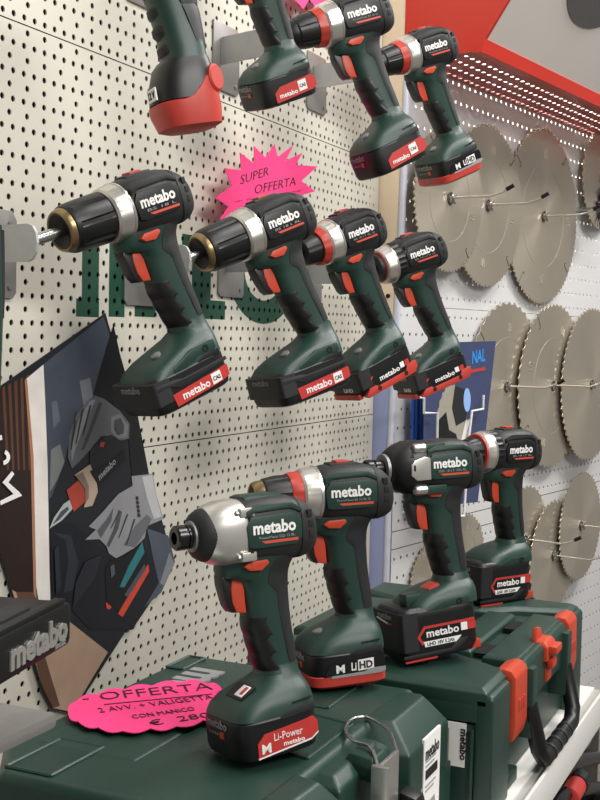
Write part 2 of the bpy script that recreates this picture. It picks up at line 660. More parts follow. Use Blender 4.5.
def drill(name, pose, nose, foot, batt, panel='charcoal', sub='', label='', cat='drill', group=None, has_body=True):
    pos, yaw, pitch, roll, sc, tau = pose
    root = empty(name, pos, eul(yaw, pitch, roll), sc)
    tag(root, label, cat, group)
    bx = lambda x: 1.092 * x + 12.4 if x > -50 else 1.092 * -50 + 12.4 + (x + 50) * 1.06
    mp = lambda pts: [(bx(a), b) for a, b in pts]
    nx = lambda pr_: [(17 + (a - 4) * 0.865, b) for a, b in pr_]
    H9 = 0.95
    X, Y, Z = Vector((1, 0, 0)), Vector((0, 1, 0)), Vector((0, 0, 1))
    # ---------------- motor housing
    shell = 'charcoal' if nose not in ('impact12', 'impact18') and panel == 'charcoal' else 'charcoal'
    hs = loft('housing', [sring_x(bx(q[0]), q[1], q[2] * H9, q[3] * .98, q[4]) for q in ((7, 0, 29, 28, 2.4), (3, 0.5, 31, 30, 2.5), (-6, 1, 33, 31, 2.8), (-30, 1.5, 34, 31.5, 3.0), (-48, 0.5, 33.5, 31.5, 3.0), (-58, -1, 32, 30.5, 2.8))], shell, root)
    loft('rear_cap', [sring_x(bx(q[0]), q[1], q[2] * H9, q[3] * .98, q[4]) for q in ((-56, -1, 33, 31.6, 2.8), (-62, -2, 32, 31, 2.7), (-70, -3.5, 28.5, 28, 2.6), (-76, -5, 23.5, 23.5, 2.5), (-79.5, -6, 17, 17, 2.4), (-80.5, -6, 9, 9, 2.2))], 'rubber', root)
    # stepped shoulder line along the top of the housing
    for s in (1, -1):
        prism('shoulder', mp([(2, 14), (-8, 19), (-44, 20), (-56, 15), (-56, 19), (-46, 25.5), (-10, 26.5), (2, 21)]), 1, s * 27, s * 30.6, 'rubber' if panel == 'charcoal' else 'green', root, 0.8)
    # side panels with the lettering
    pm = 'green_panel' if panel == 'green' else 'black'
    for s in (1, -1):
        sp = prism('side_panel', mp([(0, -13), (2, 6), (-3, 15), (-46, 16), (-55, 9), (-55, -8), (-48, -15), (-6, -15)]), 1, s * 27.5, s * 31.7, pm, root, 0.7)
        if s > 0:
            text('metabo', (bx(-4), 31.8, -2), -X, Z, 48, 'white_print', sp, 0.03, height=12.5)
            prism('stripe', mp([(-16, -11.2), (-12, -8.6), (-50, -8.6), (-50, -11.2)]), 1, 31.6, 32.0, 'orange_print', sp)
            if sub:
                text(sub, (bx(-10), 31.8, -6.8), -X, Z, 40, 'grey_print', sp, 0.0, height=2.7)
        else:
            text('metabo', (bx(-48), -31.8, -2), X, Z, 48, 'white_print', sp, 0.03, height=12.5)
    for s in (1, -1):
        for k, zz in enumerate((13, 3, -7)):
            obox('vent', (bx(-66.5 + (k == 0) * 1.2), s * 27.8, zz), Vector((0.93, s * 0.36, 0)), Vector((-s * 0.36, 0.93, 0)), Z, 3.6, 1.2, 3.6, 'hole_dark', root, 0.3)
        box('vent', bx(-46), bx(-30), s * 29.4 - .8, s * 29.4 + .8, 20.5, 22.6, 'hole_dark', root, 0.3)
    # sliding gear switch on top
    if nose not in ('impact12', 'impact18'):
        ms = box('mode_slider', bx(-42), bx(-10), -11, 11, 29, 34.6, 'charcoal', root, 2)
        box('slider_button', bx(-33), bx(-18), -7.5, 7.5, 33, 37, 'red_plastic', ms, 1.5)
    # ---------------- nose
    if nose in ('chuck', 'quick', 'hex', 'chuck_red', 'ring'):
        front = {'hex': 44, 'ring': 40}.get(nose, 27)
        col = nose in ('hex', 'ring')
        if col:
            lathe('notch_collar', nx([(0, 29), (4, 32), (20, 31.8), (22, 29.5)]), 'black', root, 72, flutes(24, 0.04, 0.4, 13, 33))
        x0 = 22 if col else 4
        tr = lathe('torque_ring', nx([(x0, 30), (x0 + 1.5, 31.6), (front - 9, 30.6), (front - 3, 29.4), (front, 27.5), (front, 20)]), 'silver_light', root, 72, flutes(10, 0.04, 0.5, 17 + x0 * .865, 17 + (front - 8) * .865), angle=22)
        lathe('ring_band', nx([(x0 - 1.5, 31), (x0 - 1.2, 32.2), (x0 + 2.0, 32.2), (x0 + 2.2, 31)]), 'silver', tr, 48)
    if nose == 'chuck':
        ch = lathe('chuck', nx([(26, 24), (29, 27), (36, 27.6), (60, 27), (78, 26), (83, 24.5), (85, 22)]), 'black', root, 96, flutes(8, 0.085, 0.2, 42, 80), angle=22)
        lathe('chuck_ring', nx([(84, 18), (84.5, 23.4), (89, 22.6), (92, 21.4), (93, 20.3), (92, 18.6)]), 'gold', ch, hollow=True)
        lathe('chuck_mouth', nx([(80, 18.6), (91.5, 18.6), (92, 17.5), (86, 9), (86, 1)]), 'black', ch)
    if nose == 'chuck_red':
        lathe('red_collar', nx([(26, 22), (27, 27), (38, 26.4), (42, 25), (42, 18)]), 'red_plastic', root, 72, flutes(9, 0.05, 0.3, 37, 49))
        ch = lathe('chuck', nx([(40, 20), (42, 24), (60, 23.4), (74, 21), (78, 18)]), 'black', root, 96, flutes(7, 0.085, 0.24, 50, 74), angle=22)
        lathe('chuck_ring', nx([(76, 13), (76.5, 19.6), (86, 18.2), (89, 16.5), (90, 15), (89, 13)]), 'gold' if foot == '12' and group and 'case' in group else 'black', ch, hollow=True)
        lathe('chuck_mouth', nx([(76, 13.6), (88.5, 13.2), (88.8, 12), (83, 6), (83, 1)]), 'black_gloss', ch)
    if nose == 'quick':
        lathe('red_collar', nx([(26, 22), (27, 27.5), (36, 27), (41, 25), (41, 18)]), 'red_plastic', root, 72, flutes(9, 0.05, 0.3, 37, 48))
        ch = lathe('chuck', nx([(40, 18), (41, 22), (58, 21), (68, 19), (70, 16), (70, 6)]), 'black', root, 72, flutes(6, 0.06, 0.24, 52, 68))
        lathe('bit_socket', nx([(66, 8), (74, 8), (74, 4), (70, 3)]), 'black_gloss', ch, 6)
    if nose == 'hex':
        lathe('red_collar', nx([(42, 20), (43, 25), (45.5, 25), (46, 20)]), 'red_plastic', root, 48)
        ch = lathe('chuck', nx([(44, 18), (45, 23.4), (52, 22), (55, 18), (56, 6)]), 'charcoal', root, 48)
        lathe('bit_socket', nx([(54, 8), (60, 8), (60, 4), (57, 3)]), 'black_gloss', ch, 6)
    if nose == 'ring':
        lathe('red_collar', nx([(39, 20), (40, 28.5), (43, 27.5), (44, 20)]), 'red_plastic', root, 48)
        ch = lathe('chuck', nx([(43, 18), (44, 24), (56, 23), (66, 20), (69, 14)]), 'black', root, 72, flutes(7, 0.06, 0.24, 44, 62))
    if nose == 'impact12':
        gb = loft('gear_housing', [sring_x(17 + (q[0] - 4) * .865, *q[1:]) for q in ((-3, 0, 31.5, 30, 2.6), (2, 0, 32.5, 31, 2.6), (20, 0, 31, 29, 2.5), (33, 0, 28, 26.5, 2.3), (40, 0, 24, 23.5, 2.1), (41, 0, 18, 18, 2))], 'silver_light', root)
        for s in (1, -1):
            for zz in (20, -22):
                lg = box('screw_lug', 4, 20, s * 27 - 3.5, s * 27 + 3.5, zz - 4.5, zz + 4.5, 'silver_light', gb, 1.6)
                lathe('screw', nx([(9, 2.6), (11.5, 2.6), (11.5, 0)]), 'steel', gb, 10, origin=(0, s * 27.5, zz))
        lathe('bumper', nx([(32, 24), (33, 26), (40, 25.4), (47, 22), (51, 17), (52, 11)]), 'rubber', root, 48)
        lathe('nose_ring', nx([(50, 12), (51, 15.2), (53.5, 14.6), (54, 11)]), 'grey_steel', root, 40)
        an = lathe('bit_holder', nx([(50, 10), (55, 11.6), (58, 11.6), (58.6, 10), (60, 10), (60.6, 12), (70, 12), (72, 10.5), (72, 6), (66, 5.5), (66, .5)]), 'black_gloss', root, 40)
        box('seam_band', 7, 11, -31, 31, -19, 20, 'black', root, 1)
        box('green_roof', -38, 8, -17, 17, 22, 34.5, 'green', root, 6)
    if nose == 'impact18':
        gb = loft('gear_housing', [sring_x(17 + (q[0] - 4) * .865, *q[1:]) for q in ((-2, 0, 33, 31, 2.6), (10, 0, 34, 32, 2.6), (26, 0, 32, 30.5, 2.5), (38, 0, 28, 27.5, 2.3), (48, 0, 23, 23, 2.1), (53, 0, 17, 17, 2))], 'black', root)
        for s in (1, -1):
            prism('silver_shield', [(12, -15), (12, 12), (20, 14), (34, 10), (39, 4), (39, -9), (32, -15)], 1, s * 25, s * 32.4, 'silver_light', gb, 1.5)
            for zz in (24, -27):
                box('screw_lug', -12, 24, s * 22 - 5, s * 22 + 7, zz - 6, zz + 5, 'green', gb, 2)
                lathe('screw', nx([(0, 6.2), (15, 6.2), (18, 5), (18.5, 0)]), 'silver', gb, 14, origin=(4, s * 26, zz))
        for k in range(5):
            t = -0.5 + k * 0.52
            o = obox('bumper_rib', (43, 25.5 * math.cos(t), 25.5 * math.sin(t)), Vector((0.86, -0.5 * math.cos(t), -0.5 * math.sin(t))),
                     Vector((0, -math.sin(t), math.cos(t))), Vector((0.5, 0.86 * math.cos(t), 0.86 * math.sin(t))), 12, 4, 2.6, 'rubber', gb, 1.2)
        lathe('nose_ring', nx([(50, 13), (53, 19), (57, 18.4), (57.5, 12)]), 'grey_steel', root, 40)
        an = lathe('bit_holder', nx([(52, 11), (66, 12.4), (71, 12.4), (71.6, 10.6), (74, 10.6), (74.6, 13), (82, 13), (84, 11.5), (84, 6), (78, 5.5), (78, .5)]), 'black_gloss', root, 40)
    # ---------------- handle
    loft('handle', [sring_z(z, a, b, h, 2.2 if z < -100 else 2.6) for z, a, b, h in HAND], 'green', root, angle=50)
    strip_on_handle('rear_grip', -20, -133, False, lambda t, xf, xr: xr + (30 - 4 * t if t < 0.3 else 21 - 7 * t + 8 * max(0, 0.36 - t) / 0.06), 1.3, 'rubber', root)
    strip_on_handle('front_grip', -84, -143, True, lambda t, xf, xr: xf - 15 - 8 * abs(((t * 3.3) % 1) - 0.25) + 6 * t, 1.0, 'black', root,
                    bump=lambda t, j: 1.3 * max(0, 1 - abs(j) * 1.4) * abs(math.sin(t * math.pi * 3.3)), steps=40)
    tg = prism('trigger', [(20, -41), (32, -41), (31.5, -50), (28.5, -62), (26, -71), (22, -77), (14, -78)], 1, -8.5, 8.5, 'black', root, 2)
    prism('trigger_flank', [(9, -43), (21, -43), (23, -54), (22, -67), (18, -77), (7, -79)], 1, -10, 10, 'orange', tg, 2)
    for s in (1, -1):
        prism('direction_switch', [(15, -32), (9, -36.5), (-4, -37.5), (-13, -31), (-11, -27.5), (9, -28)], 1, s * 16, s * 24.5, 'orange', root, 1.2)
    # ---------------- foot and battery in the tilted foot frame
    t = math.radians(tau)
    P = Vector((-28, 0, -146))
    EU, EW = Vector((math.cos(t), 0, -math.sin(t))), Vector((math.sin(t), 0, math.cos(t)))

    def tf(u, y, w_):
        return tuple(P + EU * u + EW * w_ + Vector((0, y, 0)))

    def fp(nm, poly, y0, y1, mt_, par, bev=0.0):
        return prism(nm, poly, 1, y0, y1, mt_, par, bev, xf=lambda q: tf(q[0], q[1], q[2]))
    if foot == '12':
        U0, U1, HW, WT, WB = -24, 68, 41, -26, -66
        fo = ringloft('foot', [(14, -21, 19, 19, 2.5), (5, -22, 22, 21, 2.5), (-1, -23, 32, 26.5, 2.6), (-6, -25, 44, 32.5, 2.9), (-12, -26, 56, 37.5, 3.4), (-20, -26, 64, 40, 4.2), (WT - 2, -25, 67, 40.8, 5)], tf, 'green', root)
        for s in (1, -1):
            fp('foot_groove', [(-16, -22), (16, -25), (24, -30), (-16, -30)], s * 38, s * 41.2, 'rubber', fo, 0.8)
            fp('foot_slit', [(-14, -16.5), (8, -18), (8, -19.6), (-14, -18)], s * 37, s * 40.4, 'hole_dark', fo)
    else:
        U0, U1, HW = -13, 96, 37.5
        WT, WB = (-27, -68) if foot == '18' else (-21, -82)
        if foot == '18':
            fo = ringloft('foot', [(12, -21, 20, 19, 2.5), (3, -22, 22, 20.5, 2.5), (-3, -22, 34, 25, 2.6), (-9, -21, 54, 31, 3), (-15, -19, 74, 35, 3.6), (-22, -17, 88, 36.6, 4.6), (WT - 2, -15, 93, 36.8, 6)], tf, 'green', root)
        else:
            fo = ringloft('foot', [(12, -21, 20, 19, 2.5), (3, -22, 24, 22, 2.5), (-2, -24, 44, 29, 3), (-8, -24, 62, 34, 3.6), (-15, -22, 72, 36.6, 4.6), (WT - 2, -20, 76, 37, 6)], tf, 'green', root)
        for s in (1, -1):
            rb = fp('foot_rib', [(-2, -14), (34, -14), (62, -24), (62, -30), (42, -30), (24, -24), (-2, -24)], s * 32, s * 37.4, 'green', fo, 1.6)
            fp('foot_gap', [(-4, -25), (18, -25), (30, -31), (-4, -31)], s * 34, s * 37.3, 'black', fo, 0.5)
            lathe('screw', [(-2, 4.2), (0.6, 4.2), (0.6, 2.2), (-1, 2)], 'black', rb, 12).matrix_local = (
                Matrix.Translation(Vector(tf(13, s * 37.4, -19)) * K) @ Matrix.Rotation(s * math.pi / 2, 4, 'Z'))
    # knob or button on top of the foot
    if foot == '12' and batt == 'lipower':
        bt = obox('charge_display', tf(44, 6, -6), (EU * 0.87 - EW * 0.49), Y, (EW * 0.87 + EU * 0.49), 10, 15, 1.6, 'black', fo, 1.2)
        obox('display_window', tf(45, 12, -4.9), (EU * 0.87 - EW * 0.49), Y, (EW * 0.87 + EU * 0.49), 7, 6.5, 1.3, 'white_print', bt, 0.4)
        obox('display_mark', tf(45, 15, -4.2), (EU * 0.87 - EW * 0.49), Y, (EW * 0.87 + EU * 0.49), 5, 2.6, 1.0, 'label_red', bt, 0.2)
    elif foot == '185' and nose == 'impact18':
        obox('speed_button', tf(36, 8, -1.5), (EU * 0.94 - EW * 0.34), Y, (EW * 0.94 + EU * 0.34), 8, 12, 2.5, 'red_plastic', fo, 1)
        obox('lamp_housing', tf(66, 12, -12), EU, Y, EW, 12, 10, 8, 'green', fo, 3)
    else:
        bt = lathe('foot_lamp', [(-2, 6), (2, 6), (3, 4), (3.2, 0)], 'grey_steel', fo, 16)
        u_ = 48 if foot == '12' else 58
        w_ = -8.5 if foot == '12' else -10.5
        bt.matrix_local = Matrix.Translation(Vector(tf(u_, 8, w_)) * K) @ Matrix((EU * 0.3 + EW * 0.95, Y, (EU * 0.95 - EW * 0.3))).transposed().to_4x4()
    # battery pack
    nn = 7 if foot != '12' else 5
    rows = [(WT, U0 + 3, U1 - 5, HW - 2.5, nn), (WT - 4, U0, U1 - 1, HW, nn), (WT - 10, U0 - .5, U1, HW, nn), (WB + 8, U0 - .5, U1, HW, nn), (WB + 2, U0 + 1, U1 - 2, HW - 1, nn), (WB, U0 + 4, U1 - 6, HW - 4, nn)]
    if foot == '185':
        rows = [(WT + 4, 66, U1 - 8, HW - 6, nn), (WT, U0 + 2, U1 - 3, HW - 2, nn)] + rows[1:]
        rows[0] = (WT + 2, U0 + 6, U1 - 6, HW - 5, nn)
    ba = ringloft('battery', rows, tf, 'black', root, 60)
    # front relief: window and slots in the middle, cheek ribs at the corners
    box_front = ringloft('battery_rib', [(WT - 3, U1 - 26, U1 + 0.5, HW + 0.6, 9), (WB + 12, U1 - 24, U1 + 0.9, HW + 0.9, 9)], tf, 'charcoal' if foot != '12' else 'black', ba, 40) if foot != '12' else None
    uf = U1 + (1.0 if box_front else 0.2)
    text('metabo', Vector(tf(uf, -HW * .52, WT - 12)), Y, EW, HW * 0.9, 'grey_print', ba, 0.01)
    if foot == '12':
        for k in range(4):
            obox('charge_led', tf(U1 + .2, -18 + k * 5, WT - 17.5), EU, Y, EW, 0.5, 1.1, 0.9, 'grey_print', ba, 0)
        obox('charge_button', tf(U1 + .2, 6, WT - 17.5), EU, Y, EW, 0.9, 4, 3, 'orange_print', ba, 0.5)
    YL = HW + (0.15 if foot == '12' else 0.15)
    if batt == 'red':            # compact pack with long red label
        lb = fp('label', [(72, -64), (74, -50), (-8, -46), (-8, -58), (4, -61)], HW - 1, YL + .5, 'label_red', ba)
        text('metabo', Vector(tf(62, YL + .55, -60)), -EU, EW, 40, 'white_print', ba, 0.02, height=9)
        fp('cas_mark', [(18, -60.5), (18, -48.5), (4, -48), (4, -59.5)], HW, YL + .7, 'white_print', ba)
        text('CAS', Vector(tf(16.5, YL + .75, -57)), -EU, EW, 11, 'black_print', ba, 0.02, height=5)
        fp('battery_edge', [(92, -40), (74, -40), (62, -46), (-10, -41), (-10, -37), (54, -38), (66, -35), (92, -34)], HW - 1, YL + .8, 'charcoal', ba, 0.5)
    if batt == 'lihd18':         # red skids along the lower edge
        for s in (1, -1):
            fp('red_skid', [(88, -70), (92, -66), (82, -58), (70, -58), (66, -61), (10, -61), (6, -54), (-12, -54), (-13, -62), (-6, -70)], s * (HW - 9), s * (HW + 1.6), 'red_plastic', ba, 1)
            for uu in (66, 12):
                lathe('skid_hole', [(0, 3.4), (2.2, 3.4), (2.2, 0)], 'hole_dark', ba, 12).matrix_local = (
                    Matrix.Translation(Vector(tf(uu, s * (HW + .2), -64)) * K) @ Matrix.Rotation(s * math.pi / 2, 4, 'Z'))
        obox('red_toe', tf(U1 - 2, 0, -66), EU, Y, EW, 4, HW - 10, 4, 'red_plastic', ba, 1)
        text('metabo', Vector(tf(60, YL + .2, -56)), -EU, EW, 40, 'white_print', ba, 0.02, height=8)
        fp('cas_mark', [(18, -54), (18, -46), (10, -46), (10, -54)], HW, YL + .5, 'white_print', ba)
        fp('red_mark', [(8, -54), (8, -46), (0, -46), (0, -54)], HW, YL + .5, 'label_red', ba)
        fp('red_line', [(86, -53), (74, -44), (70, -44), (80, -53)], HW, YL + .5, 'label_red', ba)
        text('LiHD', Vector(tf(uf, -2, -58)), Y, EW, 20, 'white_print', ba, 0.02, height=6)
    if batt == 'cas12':
        fp('label', [(48, -62), (48, -49), (38, -42), (-14, -38), (-19, -44), (-19, -54), (-12, -58)], HW - 2, YL + .5, 'label_red', ba)
        text('metabo', Vector(tf(42, YL + .55, -57)), -EU, EW, 29, 'white_print', ba, 0.02, height=6.5)
        fp('cas_mark', [(10, -56), (10, -42), (-3, -41), (-3, -55)], HW - 1, YL + .7, 'white_print', ba)
        text('CAS', Vector(tf(8.5, YL + .75, -51)), -EU, EW, 10, 'black_print', ba, 0.02, height=4.5)
    if batt == 'lipower':
        fp('label', [(50, -62), (50, -49), (42, -41), (-14, -36), (-18, -41), (-18, -51), (-10, -56)], HW - 2, YL + .5, 'label_red', ba)
        fp('label_edge', [(50, -63.5), (50, -62), (-10, -56), (-18, -51), (-18, -52.5), (-10, -57.6)], HW - 2, YL + .6, 'white_print', ba)
        text('M', Vector(tf(46, YL + .55, -59)), -EU, EW, 10, 'white_print', ba, 0.03, height=9)
        text('Li-Power', Vector(tf(32, YL + .55, -49.5)), -EU, EW, 32, 'white_print', ba, 0.0, height=7)
        text('metabo', Vector(tf(22, YL + .55, -56.5)), -EU, EW, 24, 'white_print', ba, 0.02, height=4.5)
    if batt == 'lihd12':
        rb = ringloft('red_base', [(WB + 15, U0 + 1, U1 - 1, HW - 1, 5), (WB + 13, U0 - 1, U1 + .8, HW + .9, 5), (WB + 3, U0 - 1, U1 + .6, HW + .7, 5), (WB - .6, U0 + 4, U1 - 5, HW - 4, 5)], tf, 'red_plastic', ba, 60)
        fp('label', [(54, -52), (48, -40), (36, -35), (-16, -32), (-19, -37), (-19, -48), (-2, -48), (6, -51)], HW - 2, YL + .6, 'black_gloss', ba)
        fp('label_edge', [(46, -54), (46, -51.5), (6, -50.5), (-2, -47.5), (-19, -47.5), (-19, -52), (-12, -54)], HW - 1, YL + 1.3, 'grey_print', ba)
        text('M', Vector(tf(40, YL + .65, -49)), -EU, EW, 10, 'white_print', ba, 0.03, height=9)
        text('Li', Vector(tf(22, YL + .65, -48)), -EU, EW, 6, 'white_print', ba, 0.02, height=9)
        fp('white_box', [(14, -49), (14, -37), (-5, -36), (-5, -48)], HW, YL + .9, 'white_print', ba)
        text('HD', Vector(tf(12.5, YL + .95, -47)), -EU, EW, 16, 'black_print', ba, 0.03, height=8.5)
        text('12V', Vector(tf(U1 + 1.2, -8, WB + 6)), Y, EW, 14, 'grey_print', ba, 0.02, height=6)
    if batt == 'outline':        # big pack, red outlined arrow label
        fp('label_line', [(70, -64), (76, -54), (66, -42), (-6, -42), (-6, -45), (64, -45), (72, -54), (66, -64)], HW - 1, YL + .5, 'label_red', ba)
        text('metabo', Vector(tf(63, YL + .2, -56)), -EU, EW, 46, 'white_print', ba, 0.02, height=10)
        fp('cas_mark', [(14, -55), (14, -45.5), (5, -45.5), (5, -55)], HW, YL + .6, 'white_print', ba)
        fp('red_mark', [(5, -55), (5, -45.5), (-7, -45.5), (-7, -55)], HW, YL + .6, 'label_red', ba)
        fp('label_band', [(66, -67), (68, -60.5), (14, -60.5), (22, -67)], HW, YL + .5, 'white_print', ba)
        text('LiHD 18V 5.2Ah', Vector(tf(63, YL + .55, -66)), -EU, EW, 38, 'black_print', ba, 0.01, height=4.4)
        for s in (1, -1):
            fp('red_corner', [(0, -80), (-8, -70), (-12.6, -70), (-12.6, -80)], s * (HW - 7), s * (HW + .5), 'red_plastic', ba, 0.6)
            fp('battery_edge', [(96, -78), (96, -74), (30, -74), (18, -64), (4, -64), (16, -74), (26, -78)], s * (HW - 1), s * (HW + .6), 'charcoal', ba, 0.4)
        fp('red_strip', [(94, -82.6), (94, -80.6), (50, -80.6), (50, -82.6)], HW - 3, HW + .3, 'label_red', ba)
        obox('front_line', tf(U1 + 1.0, -8, WT - 15), EU, (Y * 0.98 - EW * 0.15).normalized(), EW, 0.5, 15, 0.8, 'white_print', ba, 0)
        obox('front_mark', tf(U1 + 1.1, 10, WT - 17), EU, Y, EW, 0.5, 5, 0.9, 'label_red', ba, 0)
    return root


POSE = {
    'A1': ((-5, -118, -190), 69.3, -19.8, 3.1, 1.000, 1.8),
    'A2': ((257, -142, -189), 62.5, -21.9, 4.4, 1.05, -5.2),
    'B3': ((462, -165, -184), 62.1, -19.8, 2.9, 1.000, 3.3),
    'B4': ((730, -166, -194), 53.1, -19.2, 1.8, 1.000, 1.9),
    'C1': ((252, -115, 168), 52.6, -15.5, -6.1, 0.930, 7.1),
    'C2': ((452, -166, 116), 50.3, -20.0, 0.1, 1.0, 6.7),
    'C3': ((773, -163, 145), 57.1, -20.6, -1.8, 1.0, 3.4),
    'F': ((-272, -402, -474.7), 57.7, -1.9, 4.5, 0.802, 2.3),
    'G': ((-68, -385, -470.2), 44.1, -2.3, 1.7, 0.832, 1.0),
    'H': ((70, -435, -454.0), 49.3, -2.3, 4.3, 0.826, 2.7),
    'I': ((367, -431, -462.5), 59.7, -1.0, 0, 0.823, -1.0),
}
GH, GT, GC = 'drills hanging in the middle row', 'drills hanging in the top row', 'tools standing on the cases'
drill('cordless_drill', POSE['A1'], 'chuck', '18', 'red', 'charcoal', 'BS 18 L', 'black and green cordless drill with keyless chuck, leftmost of the middle hanging row', group=GH)
drill('cordless_drill', POSE['A2'], 'chuck', '18', 'red', 'charcoal', 'BS 18 L BL', 'black and green cordless drill with keyless chuck hanging just below the pink star sign', group=GH)
drill('cordless_drill', POSE['B3'], 'quick', '18', 'lihd18', 'charcoal', 'BS 18 LT BL Q', 'cordless drill with wide red collar and red battery skids, third of the middle row', group=GH)
drill('cordless_drill', POSE['B4'], 'hex', '18', 'lihd18', 'charcoal', 'BS 18 LTX Q', 'cordless drill with stubby grey chuck and bare silver barrel, rightmost of the middle row', group=GH)
drill('cordless_drill', POSE['C1'], 'chuck_red', '12', 'cas12', 'charcoal', 'PowerMaxx BS 12', 'hanging drill cut off by the top edge, only its handle and red-labelled battery in view', group=GT)
drill('cordless_drill', POSE['C2'], 'chuck_red', '12', 'cas12', 'charcoal', 'PowerMaxx BS 12 Q', 'top row cordless drill with red collar and red-labelled battery, left of the red-based one', group=GT)
drill('cordless_drill', POSE['C3'], 'chuck_red', '12', 'lihd12', 'charcoal', 'PowerMaxx BS 12 BL Q', 'top row cordless drill with red-based battery hanging in front of the blade wall', group=GT)
drill('impact_driver', POSE['F'], 'impact12', '12', 'lipower', 'green', 'PowerMaxx SSD 12 BL', 'compact green impact driver with silver nose standing beside the pink price card', 'impact driver', GC)
drill('cordless_drill', POSE['G'], 'chuck_red', '12', 'lihd12', 'green', 'PowerMaxx BS 12 BL Q', 'standing cordless drill with gold-tipped chuck and red battery base behind the silver-nosed driver', group=GC)
drill('impact_driver', POSE['H'], 'impact18', '185', 'outline', 'green', 'SSD 18 LT 200 BL', 'large impact driver with black and silver nose standing on the orange-latched case', 'impact driver', GC)
drill('cordless_drill', POSE['I'], 'ring', '185', 'outline', 'charcoal', 'BS 18 LT BL', 'cordless drill with tall black battery standing at the far end of the orange-latched case', group=GC)

# ================================================================== BRACKETS holding the hanging drills
def local_to_world(pose, p):
    return Vector(pose[0]) + eul(*pose[1:4]) @ (Vector(p) * pose[4])


def bracket(key, tip, rod, label, wx=-95):
    """wall plate, bent arm with a rounded light tab, steel rod running into the chuck"""
    ps = POSE[key]
    R3 = eul(*ps[1:4])
    f = R3 @ Vector((1, 0, 0))
    tipw = local_to_world(ps, (tip, 0, 0))
    q = tipw + f * rod                      # where the rod meets the tab
    d = Vector((0.2, 0.98, 0.0)) if key == 'A1' else (Vector((0.1, 0.99, 0)) if key == 'C1' else Vector((0.3, 0.954, 0)))
    L = (-4 - q.y) / d.y
    wall = q + d * L
    b = empty('wall_bracket', (wall.x, -2, wall.z))
    tag(b, label, 'bracket', 'drill brackets on the pegboard')
    off = -Vector(b.location)
    parts = []
    pl = prism('wall_plate', [(wall.x - 20, wall.z - 48), (wall.x - 14, wall.z - 54), (wall.x + 52, wall.z - 54), (wall.x + 58, wall.z - 48),
                              (wall.x + 58, wall.z + 30), (wall.x + 50, wall.z + 40), (wall.x - 20, wall.z + 40)], 1, -3.2, -0.6, 'plate_grey', b, 0.6)
    parts.append(pl)
    up = Vector((0, 0, 1))
    n = d.cross(up).normalized()
    pts = []
    hw_ = 19
    poly = [(L, -hw_), (L, hw_), (0, hw_)] + [(-14 * math.sin(t), hw_ * math.cos(t)) for t in (0.5, 1.0, 1.57, 2.1, 2.6)] + [(0, -hw_)]
    pts = [q + d * a + up * c for a, c in poly]
    parts.append(sheet('arm_tab', pts, n, 3, 'tab_grey', b))
    parts.append(tube('rod', [q - f * 4, tipw - f * 12], 6.2, 'steel', b, 16))
    for sx, sz in ((46, -42), (46, 26)):
        parts.append(lathe('rivet', [(0, 3), (1.6, 3), (2, 0)], 'grey_steel', b, 10))
        parts[-1].rotation_euler = (0, 0, -math.pi / 2)
        parts[-1].location = Vector((wall.x + sx, -3, wall.z + sz)) * K
    for o in parts:
        o.location = Vector(o.location) + off


bracket('A1', 93, 40, 'grey wall bracket with rod holding the leftmost middle row drill')
bracket('A2', 93, 26, 'grey wall bracket holding the drill under the pink star sign')
bracket('B3', 70, 22, 'grey wall bracket holding the third drill of the middle row')
bracket('B4', 48, 26, 'grey wall bracket holding the rightmost drill of the middle row')
bracket('C1', 90, 22, 'grey wall bracket holding the drill cut off by the top edge')
bracket('C2', 90, 26, 'grey wall bracket behind the red-labelled top row drill')
bracket('C3', 90, 26, 'grey wall bracket holding the red-based drill of the top row')


